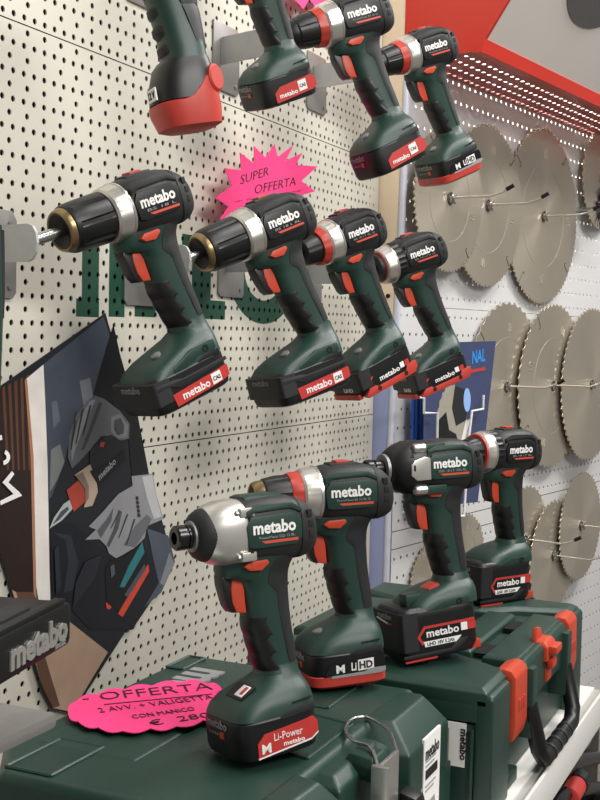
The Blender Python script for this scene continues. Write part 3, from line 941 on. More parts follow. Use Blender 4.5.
# ================================================================== OLD STICK-BATTERY DRILL (top, cut by the frame)
def stick_drill():
    R3 = eul(52, -12, 2)
    base = CP + ray(187, 108) * 1130
    r = empty('stick_drill', base, R3, 1.0)
    tag(r, 'handle of an older drill with red twelve volt stick battery at the top edge', 'drill')
    rows = [(-6, -27, 31, 28, 3.2), (2, -29, 33, 30, 3.2), (22, -28, 31, 29, 3.2)]

    def rg(z, xr, xf, hy, n=2.6, seg=40):
        return sring_z(z, xf, xr, hy, n, seg)
    # red battery base, rising towards the rear
    def lift(ring):
        return [(x, y, z + 20 * max(0.0, min(1.0, (8 - x) / 22)) ** 1.5) for x, y, z in ring]
    loft('battery_base', [rg(-22, -22, 20, 22, 3), rg(-19, -29, 30, 27, 3), rg(-4, -31, 35, 29, 3), lift(rg(4, -31, 35, 29.2, 3)), lift(rg(5.5, -29, 33, 27, 3))], 'red_plastic', r)
    bb = loft('battery_collar', [rg(6, -30, 34, 28.4, 3), rg(24, -29.5, 31, 28, 2.9), rg(38, -29, 26, 26, 2.7), rg(44, -28, 20, 24, 2.6)], 'black', r)
    cl = lathe('release_button', [(-3, 13), (1.5, 13), (3, 11), (3, 0)], 'red_plastic', r, 28)
    cl.rotation_euler = (0, 0, math.radians(118))
    cl.location = Vector((-25, 22, 22)) * K
    cl.scale = (1, 0.8, 1)
    pl = obox('voltage_label', (35.2, 6, 14), (1, 0, 0), (0, 1, 0), (0, 0, 1), 0.6, 11, 6, 'white_print', bb, 0)
    text('12 V', Vector((35.9, -2, 10.5)), (0, 1, 0), (0, 0, 1), 16, 'black_print', pl, 0.02, height=7)
    loft('handle', [rg(38, -28, 19, 23), rg(52, -27, 14, 21), rg(80, -27, 17, 20.5), rg(110, -26, 22, 20.5), rg(150, -24, 28, 21), rg(190, -24, 34, 23)], 'green', r)
    for k in range(4):
        zz = 54 + k * 18
        loft('grip_bump', [rg(zz - 8, 2, 13.5 + k * 1.6, 10, 2.4, 24), rg(zz - 3, 2, 17.6 + k * 1.6, 13, 2.4, 24), rg(zz + 3, 2, 17.9 + k * 1.6, 13, 2.4, 24), rg(zz + 8, 2, 14 + k * 1.8, 10, 2.4, 24)], 'rubber', r)
    for nm, z0, z1, bias in (('rear_grip', 52, 92, 0), ('rear_grip', 93, 128, 3), ('rear_grip', 129, 190, 6)):
        rings = []
        for k in range(7):
            z = z0 + (z1 - z0) * k / 6
            t = (z - 52) / 138
            o_, i_ = [], []
            ph = 1.05 + 0.95 * min(1, t * 1.4)
            e = 1.2 if k in (0, 6) else 2.0
            for j in range(-10, 11):
                a = ph * j / 10
                o_.append((-2 - (25.5 + e) * math.cos(a), (20.5 + e) * sgnpow(math.sin(a), 0.85), z))
                i_.append((-2 - 22 * math.cos(a), 18 * sgnpow(math.sin(a), 0.85), z))
            rings.append(o_ + i_[::-1])
        loft(nm, rings, 'charcoal', r)
    prism('trigger', [(20, 128), (44, 134), (46, 150), (42, 190), (24, 190)], 1, -11, 11, 'red_plastic', r, 3)
    return r


stick_drill()


# ================================================================== CASES ON THE SHELF
def wpart(par, fn, *a, **k):
    o = fn(*a, **k)
    o.location = Vector(o.location) - Vector(par.location)
    return o


# ---- big blow-moulded case with a metal latch: x -378..-42, y -505..-232, top -650
c1 = empty('tool_case', (-210, -370, -775))
tag(c1, 'large dark green moulded tool case with metal latch under the pink price card', 'tool case', 'tool cases on the shelf')


def slab(name, outline, z0, z1, inset, zch, material, par, bevel=3.0):
    """outline polygon raised from z0 to z1 whose top edge is chamfered by inset from height zch"""
    n = len(outline)
    cx = sum(p[0] for p in outline) / n
    cy = sum(p[1] for p in outline) / n
    ins = []
    for i in range(n):
        p0, p1, p2 = (Vector(outline[(i + k) % n]) for k in (-1, 0, 1))
        e1, e2 = (p1 - p0).normalized(), (p2 - p1).normalized()
        n1, n2 = Vector((-e1.y, e1.x)), Vector((-e2.y, e2.x))
        bis = (n1 + n2)
        bis = bis / max(0.25, bis.length_squared) * 2
        if bis.dot(Vector((cx, cy)) - p1) < 0 and False:
            bis = -bis
        ins.append(tuple(p1 + bis * inset))
    v = [(x, y, z0) for x, y in outline] + [(x, y, zch) for x, y in outline] + [(x, y, z1) for x, y in ins]
    f = [tuple(range(n - 1, -1, -1)), tuple(2 * n + i for i in range(n))]
    for l in (0, 1):
        f += [(l * n + i, l * n + (i + 1) % n, (l + 1) * n + (i + 1) % n, (l + 1) * n + i) for i in range(n)]
    return mesh(name, v, f, material, par, smooth=True, bevel=bevel, segs=3)


# outlines run counter-clockwise
wpart(c1, slab, 'lower_shell', [(-390, -500), (-280, -505), (-272, -478), (-178, -478), (-170, -505), (-42, -505), (-42, -240), (-70, -232), (-350, -232), (-390, -262)], -775, -714, 1, -716, 'case_green', c1)
lid = wpart(c1, slab, 'lid', [(-394, -470), (-44, -470), (-44, -240), (-60, -224), (-340, -224), (-394, -262)], -712, -651.5, 5, -657, 'case_green', c1)
wpart(c1, slab, 'lid_front_block', [(-392, -502), (-286, -507), (-276, -468), (-276, -440), (-392, -440)], -712, -649.6, 22, -676, 'case_green', c1)
wpart(c1, slab, 'lid_front_block', [(-176, -468), (-164, -507), (-60, -507), (-42, -490), (-42, -440), (-176, -440)], -712, -649.6, 22, -672, 'case_green', c1)
wpart(c1, slab, 'latch_pocket', [(-280, -492), (-172, -492), (-172, -440), (-280, -440)], -712, -656, 10, -664, 'case_green', c1)
# raised field with lettering, grip recesses painted as darker patches
wpart(c1, slab, 'lettering_field', [(-330, -342), (-70, -342), (-70, -246), (-330, -246)], -656, -650.4, 3, -652.5, 'case_green', c1, 1)


def sunk(par, x0, x1, y0, y1, z, skew=0):  # flat patch in a darker green, painting the shade of a recess
    o = wpart(par, mesh, 'grip_shade_patch', [(x0, y0, z), (x1, y0, z), (x1 + skew, y1, z), (x0 + skew, y1, z)], [(0, 1, 2, 3)], 'case_dark', par)
    ed = [(x0, y0), (x1, y0), (x1 + skew, y1), (x0 + skew, y1)]
    for i in range(4):
        a, b = Vector((*ed[i], z)), Vector((*ed[(i + 1) % 4], z))
        wpart(par, tube, 'grip_rim', [a, b], 1.6, 'case_green', par, 6)
    return o


sunk(c1, -384, -316, -303, -262, -650.9)
sunk(c1, -100, -56, -248, -230, -650.6)
sunk(c1, -262, -170, -456, -412, -651.0, 10)
sunk(c1, -140, -60, -420, -350, -651.0)
# embossed grey lettering read from the wall side
tp = wpart(c1, text, 'metabo', Vector((-92, -256, -650.3)), (-1, 0, 0), (0, -1, 0), 178, 'grey_print', c1, 0.04, 50, thick=1.5)
# silver toggle latch with wire bail
la = wpart(c1, box, 'latch_plate', -252, -206, -512, -508, -775 + 10, -652, 'silver', c1, 1.2)
o = wpart(c1, box, 'latch_lip', -254, -249, -520, -506, -772, -650, 'silver', c1, 1.2)
wz = lambda x, y: tuple(at(x, y, 2, -647.5))
pts = [(-250, -511, -654), wz(371, 748), wz(356, 742), wz(347, 734), wz(346, 726), wz(353, 719), wz(366, 717), wz(378, 722), wz(389, 731), (-208, -511, -654)]
wpart(c1, tube, 'latch_wire', pts, 1.6, 'steel', c1, 8, 6)
wpart(c1, slab, 'latch_tongue', [(-246, -506), (-212, -506), (-204, -476), (-236, -476)], -668, -650.5, 4, -657, 'case_green', c1, 1.5)
wpart(c1, prism, 'carry_handle', [(-508, -690), (-524, -694), (-526, -702), (-526, -770), (-508, -770)], 0, -196, -176, 'black', c1, 4)
# white sticker with upright lettering
st = wpart(c1, box, 'sticker', -131, -86, -507.9, -505.6, -760, -668, 'white_print', c1, 0)
wpart(c1, text, 'metabo', Vector((-127, -508, -688)), (1, 0, 0), (0, 0, 1), 37, 'black_print', c1, 0.01, 12)
wpart(c1, box, 'sticker_bar', -126, -94, -508.4, -507, -705, -697, 'black_print', c1, 0)
for k in range(4):
    wpart(c1, box, 'sticker_line', -126, -98 - 5 * (k % 2), -508.3, -507, -690 - k * 0.0 - (k > 1) * 22 - (k % 2) * 4, -688.6 - (k > 1) * 22 - (k % 2) * 4, 'grey_print', c1, 0)
for k in (0, 1):
    wpart(c1, prism, 'sticker_icon', [(-122 + k * 14, -752), (-119 + k * 14, -752), (-116 + k * 14, -736), (-112 + k * 14, -735), (-114 + k * 14, -726), (-124 + k * 14, -727), (-124 + k * 14, -733), (-119 + k * 14, -735)], 1, -508.4, -507, 'grey_print', c1)

# ---- stackable case with orange latches: x -21..392, y -538..-272, z -775..-650
c2 = empty('stacking_case', (185, -405, -775))
tag(c2, 'dark green stacking tool case with orange latches and black carry handle', 'tool case', 'tool cases on the shelf')
X0, X1, Y0, Y1 = -21, 392, -538, -272
wpart(c2, box, 'body', X0 + 2, X1 - 2, Y0 + 14, Y1, -774, -686, 'case_green', c2, 4)
wpart(c2, slab, 'lid', [(X0, Y0 + 14), (X1, Y0 + 14), (X1, Y1), (X0, Y1)], -684, -661, 3, -666, 'case_green', c2, 2)
for a, b in ((X0, 44), (346, X1)):      # front corner posts
    wpart(c2, slab, 'corner_post', [(a, Y0), (b, Y0), (b, Y0 + 18), (a, Y0 + 18)], -775, -656, 3, -660, 'case_green', c2, 2.5)
wpart(c2, slab, 'front_bulge', [(104, Y0 - 1), (292, Y0 - 1), (292, Y0 + 18), (104, Y0 + 18)], -700, -652, 4, -658, 'case_green', c2, 2)
for a, b in ((104, 122), (270, 292)):
    wpart(c2, box, 'handle_cheek', a, b, Y0 - 8, Y0 + 16, -734, -660, 'case_green', c2, 3)
# lid top: raised blocks around a sunk tray
for ol in ([(X0, Y0 + 6), (60, Y0 + 6), (96, -470), (112, -440), (112, -330), (70, Y1 + 4), (X0 + 20, Y1 + 4), (X0, -310)],
           [(300, -440), (330, -470), (350, Y0 + 6), (X1, Y0 + 6), (X1, Y1 + 4), (330, Y1 + 4), (300, -330)]):
    wpart(c2, slab, 'lid_block', ol, -668, -650.5, 7, -655, 'case_green', c2, 1.5)
wpart(c2, slab, 'lid_rail', [(112, -476), (300, -476), (300, -440), (112, -440)], -668, -651, 4, -654, 'case_green', c2, 1.2)
wpart(c2, slab, 'lid_rail', [(98, Y0 + 6), (312, Y0 + 6), (312, -492), (98, -492)], -668, -651, 4, -654, 'case_green', c2, 1.2)
wpart(c2, slab, 'lid_rail', [(112, -330), (300, -330), (300, Y1 + 4), (112, Y1 + 4)], -668, -651, 4, -654, 'case_green', c2, 1.2)
wpart(c2, box, 'lid_tray', 112, 300, -440, -330, -664, -660.2, 'black', c2, 0)
for xx in (118, 236):
    wpart(c2, box, 'rail_slot', xx, xx + 40, -491, -478, -661, -655, 'black', c2, 0)


def orange_latch(x0, x1, z0, z1):
    poly = [(Y0 + 20, z1 - 3), (Y0 + 10, z1 + 1), (Y0 + 2, z1), (Y0 - 3, z1 - 7), (Y0 - 4, z0 + 14), (Y0 - 1, z0), (Y0 + 6, z0), (Y0 + 8, z1 - 12), (Y0 + 20, z1 - 12)]
    l_ = wpart(c2, prism, 'latch', poly, 0, x0, x1, 'orange', c2, 2.2)
    for k in range(3):
        wpart(c2, box, 'latch_mark', x0 + 12 + k * 9, x0 + 18 + k * 9, Y0 - 4.5, Y0 - 2, (z0 + z1) / 2 - 7, (z0 + z1) / 2 + 5, 'red_plastic', c2, 0.3)


orange_latch(50, 98, -722, -650)
orange_latch(298, 342, -722, -650)
cp = wpart(c2, slab, 'clasp', [(178, Y0 - 5), (216, Y0 - 5), (216, Y0 + 14), (178, Y0 + 14)], -672, -650, 4, -655, 'orange', c2, 2)
wpart(c2, box, 'clasp_tab', 182, 210, Y0 - 14, Y0 - 3, -664, -655, 'orange', c2, 2)
wpart(c2, box, 'clasp_tab', 184, 204, Y0 - 10, Y0 - 3, -680, -670, 'orange', c2, 2)
wpart(c2, box, 'clasp_stem', 186, 206, Y0 - 4, Y0 + 6, -696, -670, 'orange', c2, 2)
wpart(c2, prism, 'clasp_fin', [(178, -652), (206, -652), (202, -640), (182, -636)], 1, Y0 + 8, Y0 + 13, 'orange', c2, 1.5)
# folded black carry handle
hpts = [(112, Y0 - 2, -700), (114, Y0 - 14, -748), (126, Y0 - 16, -760), (262, Y0 - 16, -760), (278, Y0 - 14, -748), (280, Y0 - 2, -700)]
wpart(c2, tube, 'carry_handle', hpts, 9, 'black', c2, 12)
for k in range(4):
    x = 150 + k * 26
    wpart(c2, lathe, 'handle_ring', [(-3, 9.6), (3, 9.6)], 'charcoal', c2, 14, origin=(x, Y0 - 16, -760))
wpart(c2, box, 'front_foot', 60, 96, Y0 + 4, Y0 + 30, -774.6, -760, 'case_green', c2, 2)
wpart(c2, box, 'end_recess', X0 - 0.2, X0 + 2.4, Y0 + 22, Y0 + 48, -770, -694, 'case_dark', c2, 0)
for yy in (Y0 + 20, Y0 + 48, Y0 + 100):
    wpart(c2, box, 'end_rib', X0 - 2, X0 + 4, yy - 2, yy + 2, -772, -690, 'case_green', c2, 1)
wpart(c2, box, 'sticker', X0 - 0.4, X0 + 3, -512, -484, -728, -686, 'white_print', c2, 0)
wpart(c2, text, 'metabo', Vector((X0 - .5, -507, -691)), (0, 0, -1), (0, -1, 0), 30, 'black_print', c2, 0.03, 7)
for k in range(3):
    wpart(c2, box, 'sticker_line', X0 - 0.7, X0, -496 + k * 3, -495 + k * 3, -724, -692 - k * 3, 'grey_print', c2, 0)

# ================================================================== PINK SIGNS
PLY = -40
px = [(219.5, 219), (228, 207), (215, 197.5), (231.5, 186), (224, 168), (241, 170.5), (239.5, 152.5), (253.7, 163.5), (253.7, 146), (265, 157.5), (274.3, 144.3), (277.5, 157),
      (293, 145.5), (285, 161), (302, 153), (295.5, 165), (317, 166.5), (301, 181), (315, 191.5), (297, 196), (290, 206), (262, 218), (240, 224)]
sg = sheet('star_sign', [at(x, y, 1, PLY) for x, y in px], (0, -1, 0), 0.8, 'pink_card')
tag(sg, 'bright pink star-shaped card reading SUPER OFFERTA above the second drill', 'sign', 'pink price signs')


def text_px(s, a, b, axis, val, hpx, material, par, bold=0.0, shear=0.0, lift=None, thick=0.4, upv=None):
    """lettering whose baseline runs from photo point a to b on the plane axis = val"""
    p, q = at(*a, axis, val), at(*b, axis, val)
    r = (q - p)
    if upv is None:
        t_ = at(a[0], a[1] - hpx, axis, val)
        up = (t_ - p)
    else:
        up = Vector(upv)
    up = up - r.normalized() * up.dot(r.normalized())
    h = up.length if upv is None else hpx
    n = r.cross(up).normalized()
    o = text(s, p + n * (lift or 0.9), r, up, r.length, material, par, bold, h, shear, thick)
    return o


text_px('SUPER', (240, 184.5), (268, 175), 1, PLY, 9, 'black_print', sg, -0.01, 0.2)
text_px('OFFERTA', (254.5, 194), (295, 185), 1, PLY, 9, 'black_print', sg, -0.01, 0.2)
text_px('di fine stagione', (234, 203), (300, 191.5), 1, PLY, 2.2, mat('pink_ink', '#b8205c', 0.6), sg)

px2 = [(286, -30), (291, -4), (303, 9), (309, -1), (318, 11), (326, 0), (338, 10), (350, -6), (356, -30)]
s2 = sheet('star_sign', [at(x, y, 1, -30) for x, y in px2], (0, -1, 0), 0.8, 'pink_card')
tag(s2, 'crimson pink card mostly cut off at the top behind the upper drill', 'sign', 'pink price signs')

ZL = -646.5
cl_px = []
base = [(68, 714), (76, 702), (97, 695), (125, 690), (152, 686.5), (180, 683), (207, 684), (222, 690), (226, 702), (219, 714), (203, 721), (176, 727), (150, 729), (122, 731.5), (98, 728), (78, 722)]
for i in range(len(base)):
    a, b = Vector(base[i]), Vector(base[(i + 1) % len(base)])
    nrm = Vector(((b - a).y, -(b - a).x)).normalized()
    for k in range(5):
        t = k / 5
        cl_px.append(a.lerp(b, t) + nrm * (3.2 * math.sin(math.pi * t)))
cw = sheet('price_card', [at(p.x, p.y, 2, ZL) for p in cl_px], (0, 0, 1), 0.8, 'pink_card')
tag(cw, 'pink scalloped price card with handwriting lying on the big green case', 'sign', 'pink price signs')
text_px('- OFFERTA', (84, 703), (213, 690.5), 2, ZL, 7.5, 'black_print', cw, -0.015, 0.15, 1.1)
text_px('2 AVV. + VALIGETTA', (100, 714), (214, 700), 2, ZL, 4.6, 'black_print', cw, -0.02, 0.1, 1.1)
text_px('CON MANICO', (134, 720), (196, 711.5), 2, ZL, 3.8, 'black_print', cw, -0.02, 0.1, 1.1)
text_px('€  280', (152, 727), (212, 718), 2, ZL, 5.5, 'black_print', cw, -0.015, 0.1, 1.1)
tube('underline', [at(104, 704.5, 2, ZL + 1.2), at(212, 694, 2, ZL + 1.2)], 0.5, 'black_print', cw, 6)


# ================================================================== SAW BLADES
def blade(name, x, y, rpx, o, nt, label, slots=True, rot=0.0):
    s0, z0 = bpx(x, y, o)
    dpt = (CR @ (Vector(bw(s0, o, z0)) - CP)).z
    R = rpx * dpt / FPX
    r = empty(name, bw(s0, o, z0), Matrix((BD, Vector((0, 0, 1)), BO)).transposed(), 1.0)   # local x along wall, y up, z outwards
    tag(r, label, 'saw blade', 'circular saw blades on the panel wall')
    pts = []
    for k in range(nt):
        a = 2 * math.pi * k / nt + rot
        da = 2 * math.pi / nt
        for t, rr in ((0, R), (0.10, R - 0.4), (0.32, R - 5.2), (0.5, R - 6.5), (0.72, R - 5.2), (0.93, R - 1.6)):
            if nt > 60 and t in (0.32, 0.93):
                continue
            pts.append((rr * math.cos(a + t * da), rr * math.sin(a + t * da)))
    n = len(pts)
    v, f = [], []
    for zz in (1.4, -1.4):
        v += [(p[0], p[1], zz) for p in pts]
    for zz in (1.4, -1.4):
        v += [(p[0] / math.hypot(*p) * R * 0.9, p[1] / math.hypot(*p) * R * 0.9, zz) for p in pts]
    for i in range(n):
        j = (i + 1) % n
        f += [(i, n + i, n + j, j), (2 * n + i, i, j, 2 * n + j), (3 * n + i, 3 * n + j, n + j, n + i)]
    f += [tuple(2 * n + i for i in range(n)), tuple(3 * n + i for i in range(n - 1, -1, -1))]
    mesh('disc', v, f, 'blade_steel', r)
    if slots:
        for k in range(4):
            a = math.pi / 2 * k + 0.55 + rot

            def P(rr, da, zz=1.5):
                return (R * rr * math.cos(a + da), R * rr * math.sin(a + da), zz)
            tube('expansion_slot', [P(0.97, 0), P(0.84, 0.0), P(0.82, 0.03), P(0.84, 0.05)], 1.0, 'blade_slot', r, 5)
            tube('cut_slot', [P(0.66, 0.60), P(0.76, 0.62), P(0.77, 0.67), P(0.67, 0.67), P(0.66, 0.72), P(0.76, 0.74)], 1.1, 'blade_mark', r, 5)
        tube('printed_ring', [(R * 0.58 * math.cos(2 * math.pi * k / 40), R * 0.58 * math.sin(2 * math.pi * k / 40), 1.4) for k in range(41)], 0.55, 'blade_mark', r, 4)
    mesh('bore', [(13 * math.cos(t), 13 * math.sin(t), z) for z in (1.0, 1.9) for t in [2 * math.pi * k / 16 for k in range(16)]],
         [tuple(range(16, 32))] + [(i, (i + 1) % 16, 16 + (i + 1) % 16, 16 + i) for i in range(16)], 'blade_slot', r)
    # peg carrying it
    h = empty('peg_hook', bw(s0, 0, z0 + 2), Matrix((BD, Vector((0, 0, 1)), BO)).transposed(), 1.0)
    tag(h, 'chrome peg hook through ' + label, 'hook', 'peg hooks on the panel wall')
    tube('prong', [(0, 0, 0), (0, 0, o + 92), (4, 6, o + 112), (6, 14, o + 124)], 2.2, 'silver_light', h, 8)
    tube('tip', [(5, 11, o + 120), (8, 19, o + 134)], 4.2, 'black', h, 8)
    for t in (0.6, 2.2, 3.8, 5.4):
        tube('clip_ear', [(0, 0, o + 5), (14 * math.cos(t), 14 * math.sin(t), o + 8)], 2.4, 'steel', h, 6)
    hub = lathe('clip_hub', [(0, 7), (7, 6), (9, 3)], 'steel', h, 12)
    hub.rotation_euler = (0, -math.pi / 2, 0)
    hub.location = (0, 0, (o + 2) * K)
    return r


blade('saw_blade', 449.5, 199, 73, 34, 72, 'fine-toothed saw blade in the upper row, nearest the red-based drill', rot=0.1)
blade('saw_blade', 487.5, 206, 80.5, 24, 80, 'fine-toothed saw blade in the middle of the upper row', rot=0.2)
blade('saw_blade', 543, 217, 87, 14, 84, 'largest fine-toothed saw blade at the right of the upper row', rot=0.35)
blade('saw_blade', 601, 180, 49, 22, 44, 'saw blade cut off by the right edge in the upper row', False)
blade('saw_blade', 506, 387, 85, 12, 40, 'coarse-toothed saw blade in the middle row beside the blue card', rot=0.3)
blade('saw_blade', 552.5, 386, 82, 24, 54, 'coarse-toothed saw blade in the centre of the middle row')
blade('saw_blade', 591, 384.5, 76.5, 36, 66, 'saw blade at the right end of the middle row', False)
blade('saw_blade', 525, 540, 55, 12, 36, 'leftmost saw blade of the lower cluster, mostly hidden', False)
blade('saw_blade', 553, 556, 57, 24, 40, 'middle saw blade of the lower cluster', False)
blade('saw_blade', 580.5, 526, 54.5, 36, 60, 'rightmost saw blade of the lower cluster', False)
blade('saw_blade', 463, 560, 48, 22, 44, 'small saw blade seen under the big impact driver grip', True, 0.2)
blade('saw_blade', 432, 585, 46, 10, 44, 'small saw blade half hidden behind the green case', False)
# wire wheel at the right edge
s0, z0 = bpx(603, 208, 70)
ww = empty('wire_brush', bw(s0, 70, z0), Matrix((BD, Vector((0, 0, 1)), BO)).transposed())
tag(ww, 'dark bristly round brush cut off by the right edge', 'brush')
bm_v, bm_f = [], []
for k in range(260):
    a = random.random() * 6.283
    zz = random.uniform(-9, 9)
    r0, r1 = 26, random.uniform(50, 58)
    d_ = random.uniform(-.05, .05)
    i = len(bm_v)
    bm_v += [(r0 * math.cos(a), r0 * math.sin(a), zz), (r0 * math.cos(a + .05), r0 * math.sin(a + .05), zz + 1), (r1 * math.cos(a + d_), r1 * math.sin(a + d_), zz * 1.3), (r0 * math.cos(a), r0 * math.sin(a), zz + 2)]
    bm_f += [(i, i + 1, i + 2), (i + 1, i + 3, i + 2), (i + 3, i, i + 2)]
o = mesh('bristles', bm_v, bm_f, 'black', ww)
o['kind'] = 'stuff'
lathe('hub', [(-8, 28), (8, 28), (9, 10)], 'grey_steel', ww, 24).rotation_euler = (0, -math.pi / 2, 0)
tube('spindle', [(0, 0, -70), (0, 0, 30)], 4, 'steel', ww, 8)

# ================================================================== BLUE CARD, WIRE RACK, BLUE TUBES on the blade wall
OC = 60


def bq(x, y, o):
    s, z = bpx(x, y, o)
    return Vector(bw(s, o, z))


mat('card_blue', '#3b4466', 0.35)
mat('card_light', '#8fb3ea', 0.4)
mat('card_cyan', '#2f8fe0', 0.4)
mat('tube_blue', '#1f55b5', 0.3)
mat('wire_white', '#e6e6e6', 0.35)
card = sheet('brochure_card', [bq(x, y, OC) for x, y in ((424, 343), (495, 341), (477, 502), (422, 508))], BO, 2.0, 'card_blue')
tag(card, 'dark blue cardboard display showing a saw blade behind the rightmost middle drill', 'display card')


def ink(name, pts, o, material, par):
    return sheet(name, [bq(x, y, o) for x, y in pts], BO, 0.4, material, par)


ink('printed_panel', [(428, 345), (492, 344), (489, 372), (427, 380)], OC + 2, 'card_blue', card)
disc = [(452 + 15 * math.cos(t) * (1.06 if k % 2 else 1), 428 + 42 * math.sin(t) * (1.05 if k % 2 else 1)) for k, t in enumerate([math.pi * 2 * k / 48 for k in range(48)])]
ink('printed_blade', disc, OC + 2.2, 'blade_mark', card)
ink('printed_guard', [(455, 386), (464, 389), (468, 402), (466, 420), (456, 426), (452, 408)], OC + 2.7, 'charcoal', card)
ink('printed_glow', [(467 + 3.5 * math.cos(t), 400 + 12 * math.sin(t)) for t in [2 * math.pi * k / 16 for k in range(16)]], OC + 3.0, 'card_light', card)
ink('printed_saw', [(437, 422), (446, 412), (449, 430), (456, 434), (460, 450), (440, 452)], OC + 2.9, 'black', card)
ink('printed_streak', [(466, 420), (470, 419), (462, 452), (458, 452)], OC + 2.9, 'white_print', card)
p, q_ = bq(472, 364, OC + 2.6), bq(485, 361, OC + 2.6)
text('NAL', p, q_ - p, (0, 0, 1), (q_ - p).length, 'card_cyan', card, 0.02, 26)
ink('printed_line', [(470, 370), (485, 367), (485, 370), (470, 373)], OC + 2.5, 'label_red', card)
rk = empty('wire_rack', bq(445, 430, OC + 12))
tag(rk, 'white bent wire rack holding the blue display card', 'rack')
for path in ([(405, 397), (424, 397.5), (424, 413), (437.5, 413), (436, 516)], [(483.5, 395), (483, 409), (472, 411), (468.5, 440), (464, 516)], [(436, 516), (464, 516)]):
    o = tube('wire', [bq(x, y, OC + 14) for x, y in path], 2.6, 'wire_white', rk, 8)
    o.location = -Vector(rk.location)
o = tube('wire', [bq(436, 516, OC + 14), bq(436, 516, OC + 14) - BO * (OC + 14)], 2.6, 'wire_white', rk, 8)
o.location = -Vector(rk.location)
for k, xx in enumerate((413.5, 418, 422.3)):
    a, b = bq(xx, 392, 26), bq(xx - 2, 512, 26)
    t_ = empty('blue_tube', b)
    tag(t_, ('leftmost', 'middle', 'rightmost')[k] + ' of three narrow blue blade tubes hanging beside the display card', 'tube', 'blue blade tubes')
    o = tube('tube_body', [a, b], 4.2, 'tube_blue', t_, 10)
    o.location = -Vector(t_.location)
    o = tube('end_cap', [a, a + Vector((0, 0, 12))], 4.8, 'black', t_, 10)
    o.location = -Vector(t_.location)

# ================================================================== POSTER on the pegboard
PY = -5.0
po_pts = [(105, 313), (137, 432), (172, 558), (110, 655), (72, 714), (52, 709), (42, 690), (0, 553), (-40, 425), (-40, 412), (0, 386)]
poster = sheet('poster', [at(x, y, 1, PY) for x, y in po_pts], (0, -1, 0), 0.8, mat('poster_base', '#1d1f25', 0.35))
tag(poster, 'glossy tilted poster of gloved hands using a drill, pinned to the pegboard', 'poster')
LAY = [0]


def pr_ink(name, pts, hexc, zoom=None, org=(0, 0)):
    LAY[0] += 1
    key = 'ink_' + hexc
    if key not in MATS:
        mat(key, hexc, 0.35, var=0.16, scale=40)
    P_ = [((x / zoom + org[0], y / zoom + org[1]) if zoom else (x, y)) for x, y in pts]
    return sheet(name, [at(x, y, 1, PY - 0.85 - 0.03 * LAY[0]) for x, y in P_], (0, -1, 0), 0.02, key, poster)


A = (600 / 180, (0, 330))
B = (589 / 140, (40, 450))
pr_ink('printed_wood', [(-38, 414), (0, 388), (26, 380), (33, 560), (41, 610), (48, 700), (43, 688), (0, 552), (-38, 424)], '#2a1d19')
for k in range(5):
    pr_ink('printed_plank', [(2 + k * 6, 388 - k * 3), (5 + k * 6, 386 - k * 3), (9 + k * 5.4, 470), (7 + k * 5.4, 470)], '#5b3c2b')
pr_ink('printed_floor', [(33, 600), (51, 600), (70, 622), (108, 652), (72, 712), (53, 708), (43, 688), (30, 645), (12, 590)], '#a58a76')
pr_ink('printed_floor', [(16, 592), (34, 592), (40, 640), (60, 706), (53, 708), (43, 688)], '#5d4234')
pr_ink('printed_frame', [(85, 165), (145, 115), (158, 400), (165, 800), (168, 900), (128, 900), (110, 780), (104, 420)], '#e2dcd4', *A)
pr_ink('printed_frame_edge', [(82, 166), (90, 163), (112, 420), (122, 900), (112, 880), (102, 420)], '#a5765a', *A)
pr_ink('printed_backdrop', [(146, 113), (345, -45), (392, 100), (330, 210), (250, 280), (215, 440), (170, 560), (163, 560)], '#414854', *A)
pr_ink('printed_haze', [(265, 170), (300, 160), (310, 220), (280, 260)], '#6f747a', *A)
pr_ink('printed_haze', [(170, 400), (200, 380), (215, 440), (190, 500), (166, 540)], '#777b78', *A)
pr_ink('printed_haze', [(172, 240), (190, 235), (200, 300), (178, 330)], '#5d636c', *A)
pr_ink('printed_sleeve', [(340, 105), (378, -20), (400, 80), (460, 290), (495, 470), (440, 490), (425, 320), (370, 235), (310, 215)], '#121316', *A)
pr_ink('printed_trousers', [(166, 660), (240, 640), (330, 720), (400, 780), (560, 690), (575, 800), (440, 1000), (300, 1000), (170, 860)], '#16181f', *A)
pr_ink('printed_fold', [(50, 345), (110, 380), (120, 470), (100, 600), (140, 590), (160, 470), (130, 360)], '#2b2d34', *B)
pr_ink('printed_jeans', [(450, 330), (540, 360), (568, 470), (510, 600), (440, 660), (500, 560), (480, 470)], '#4a525e', *B)
pr_ink('printed_fold', [(545, 430), (566, 480), (520, 570), (505, 560)], '#7d8388', *B)
pr_ink('printed_glove', [(300, 228), (320, 220), (345, 228), (400, 270), (432, 312), (430, 362), (400, 368), (372, 350), (335, 355), (300, 400), (262, 440), (240, 462), (226, 425), (230, 350), (255, 280)], '#5d5f62', *A)
pr_ink('printed_glove_fold', [(300, 236), (318, 232), (280, 320), (250, 400), (240, 440), (236, 400), (262, 300)], '#85878a', *A)
pr_ink('printed_glove_fold', [(330, 240), (342, 244), (310, 330), (280, 400), (270, 400)], '#3c3e41', *A)
pr_ink('printed_cuff', [(370, 290), (400, 280), (426, 318), (424, 356), (395, 362), (370, 340)], '#77787a', *A)
pr_ink('printed_tool', [(300, 400), (350, 355), (410, 372), (420, 430), (330, 520), (298, 470)], '#1a1b1d', *A)
pr_ink('printed_ring', [(248, 484), (300, 448), (322, 500), (326, 540), (308, 586), (280, 592), (290, 540), (276, 500)], '#b09c88', *A)
pr_ink('printed_collar', [(222, 534), (262, 500), (282, 520), (286, 570), (246, 606)], '#a8402f', *A)
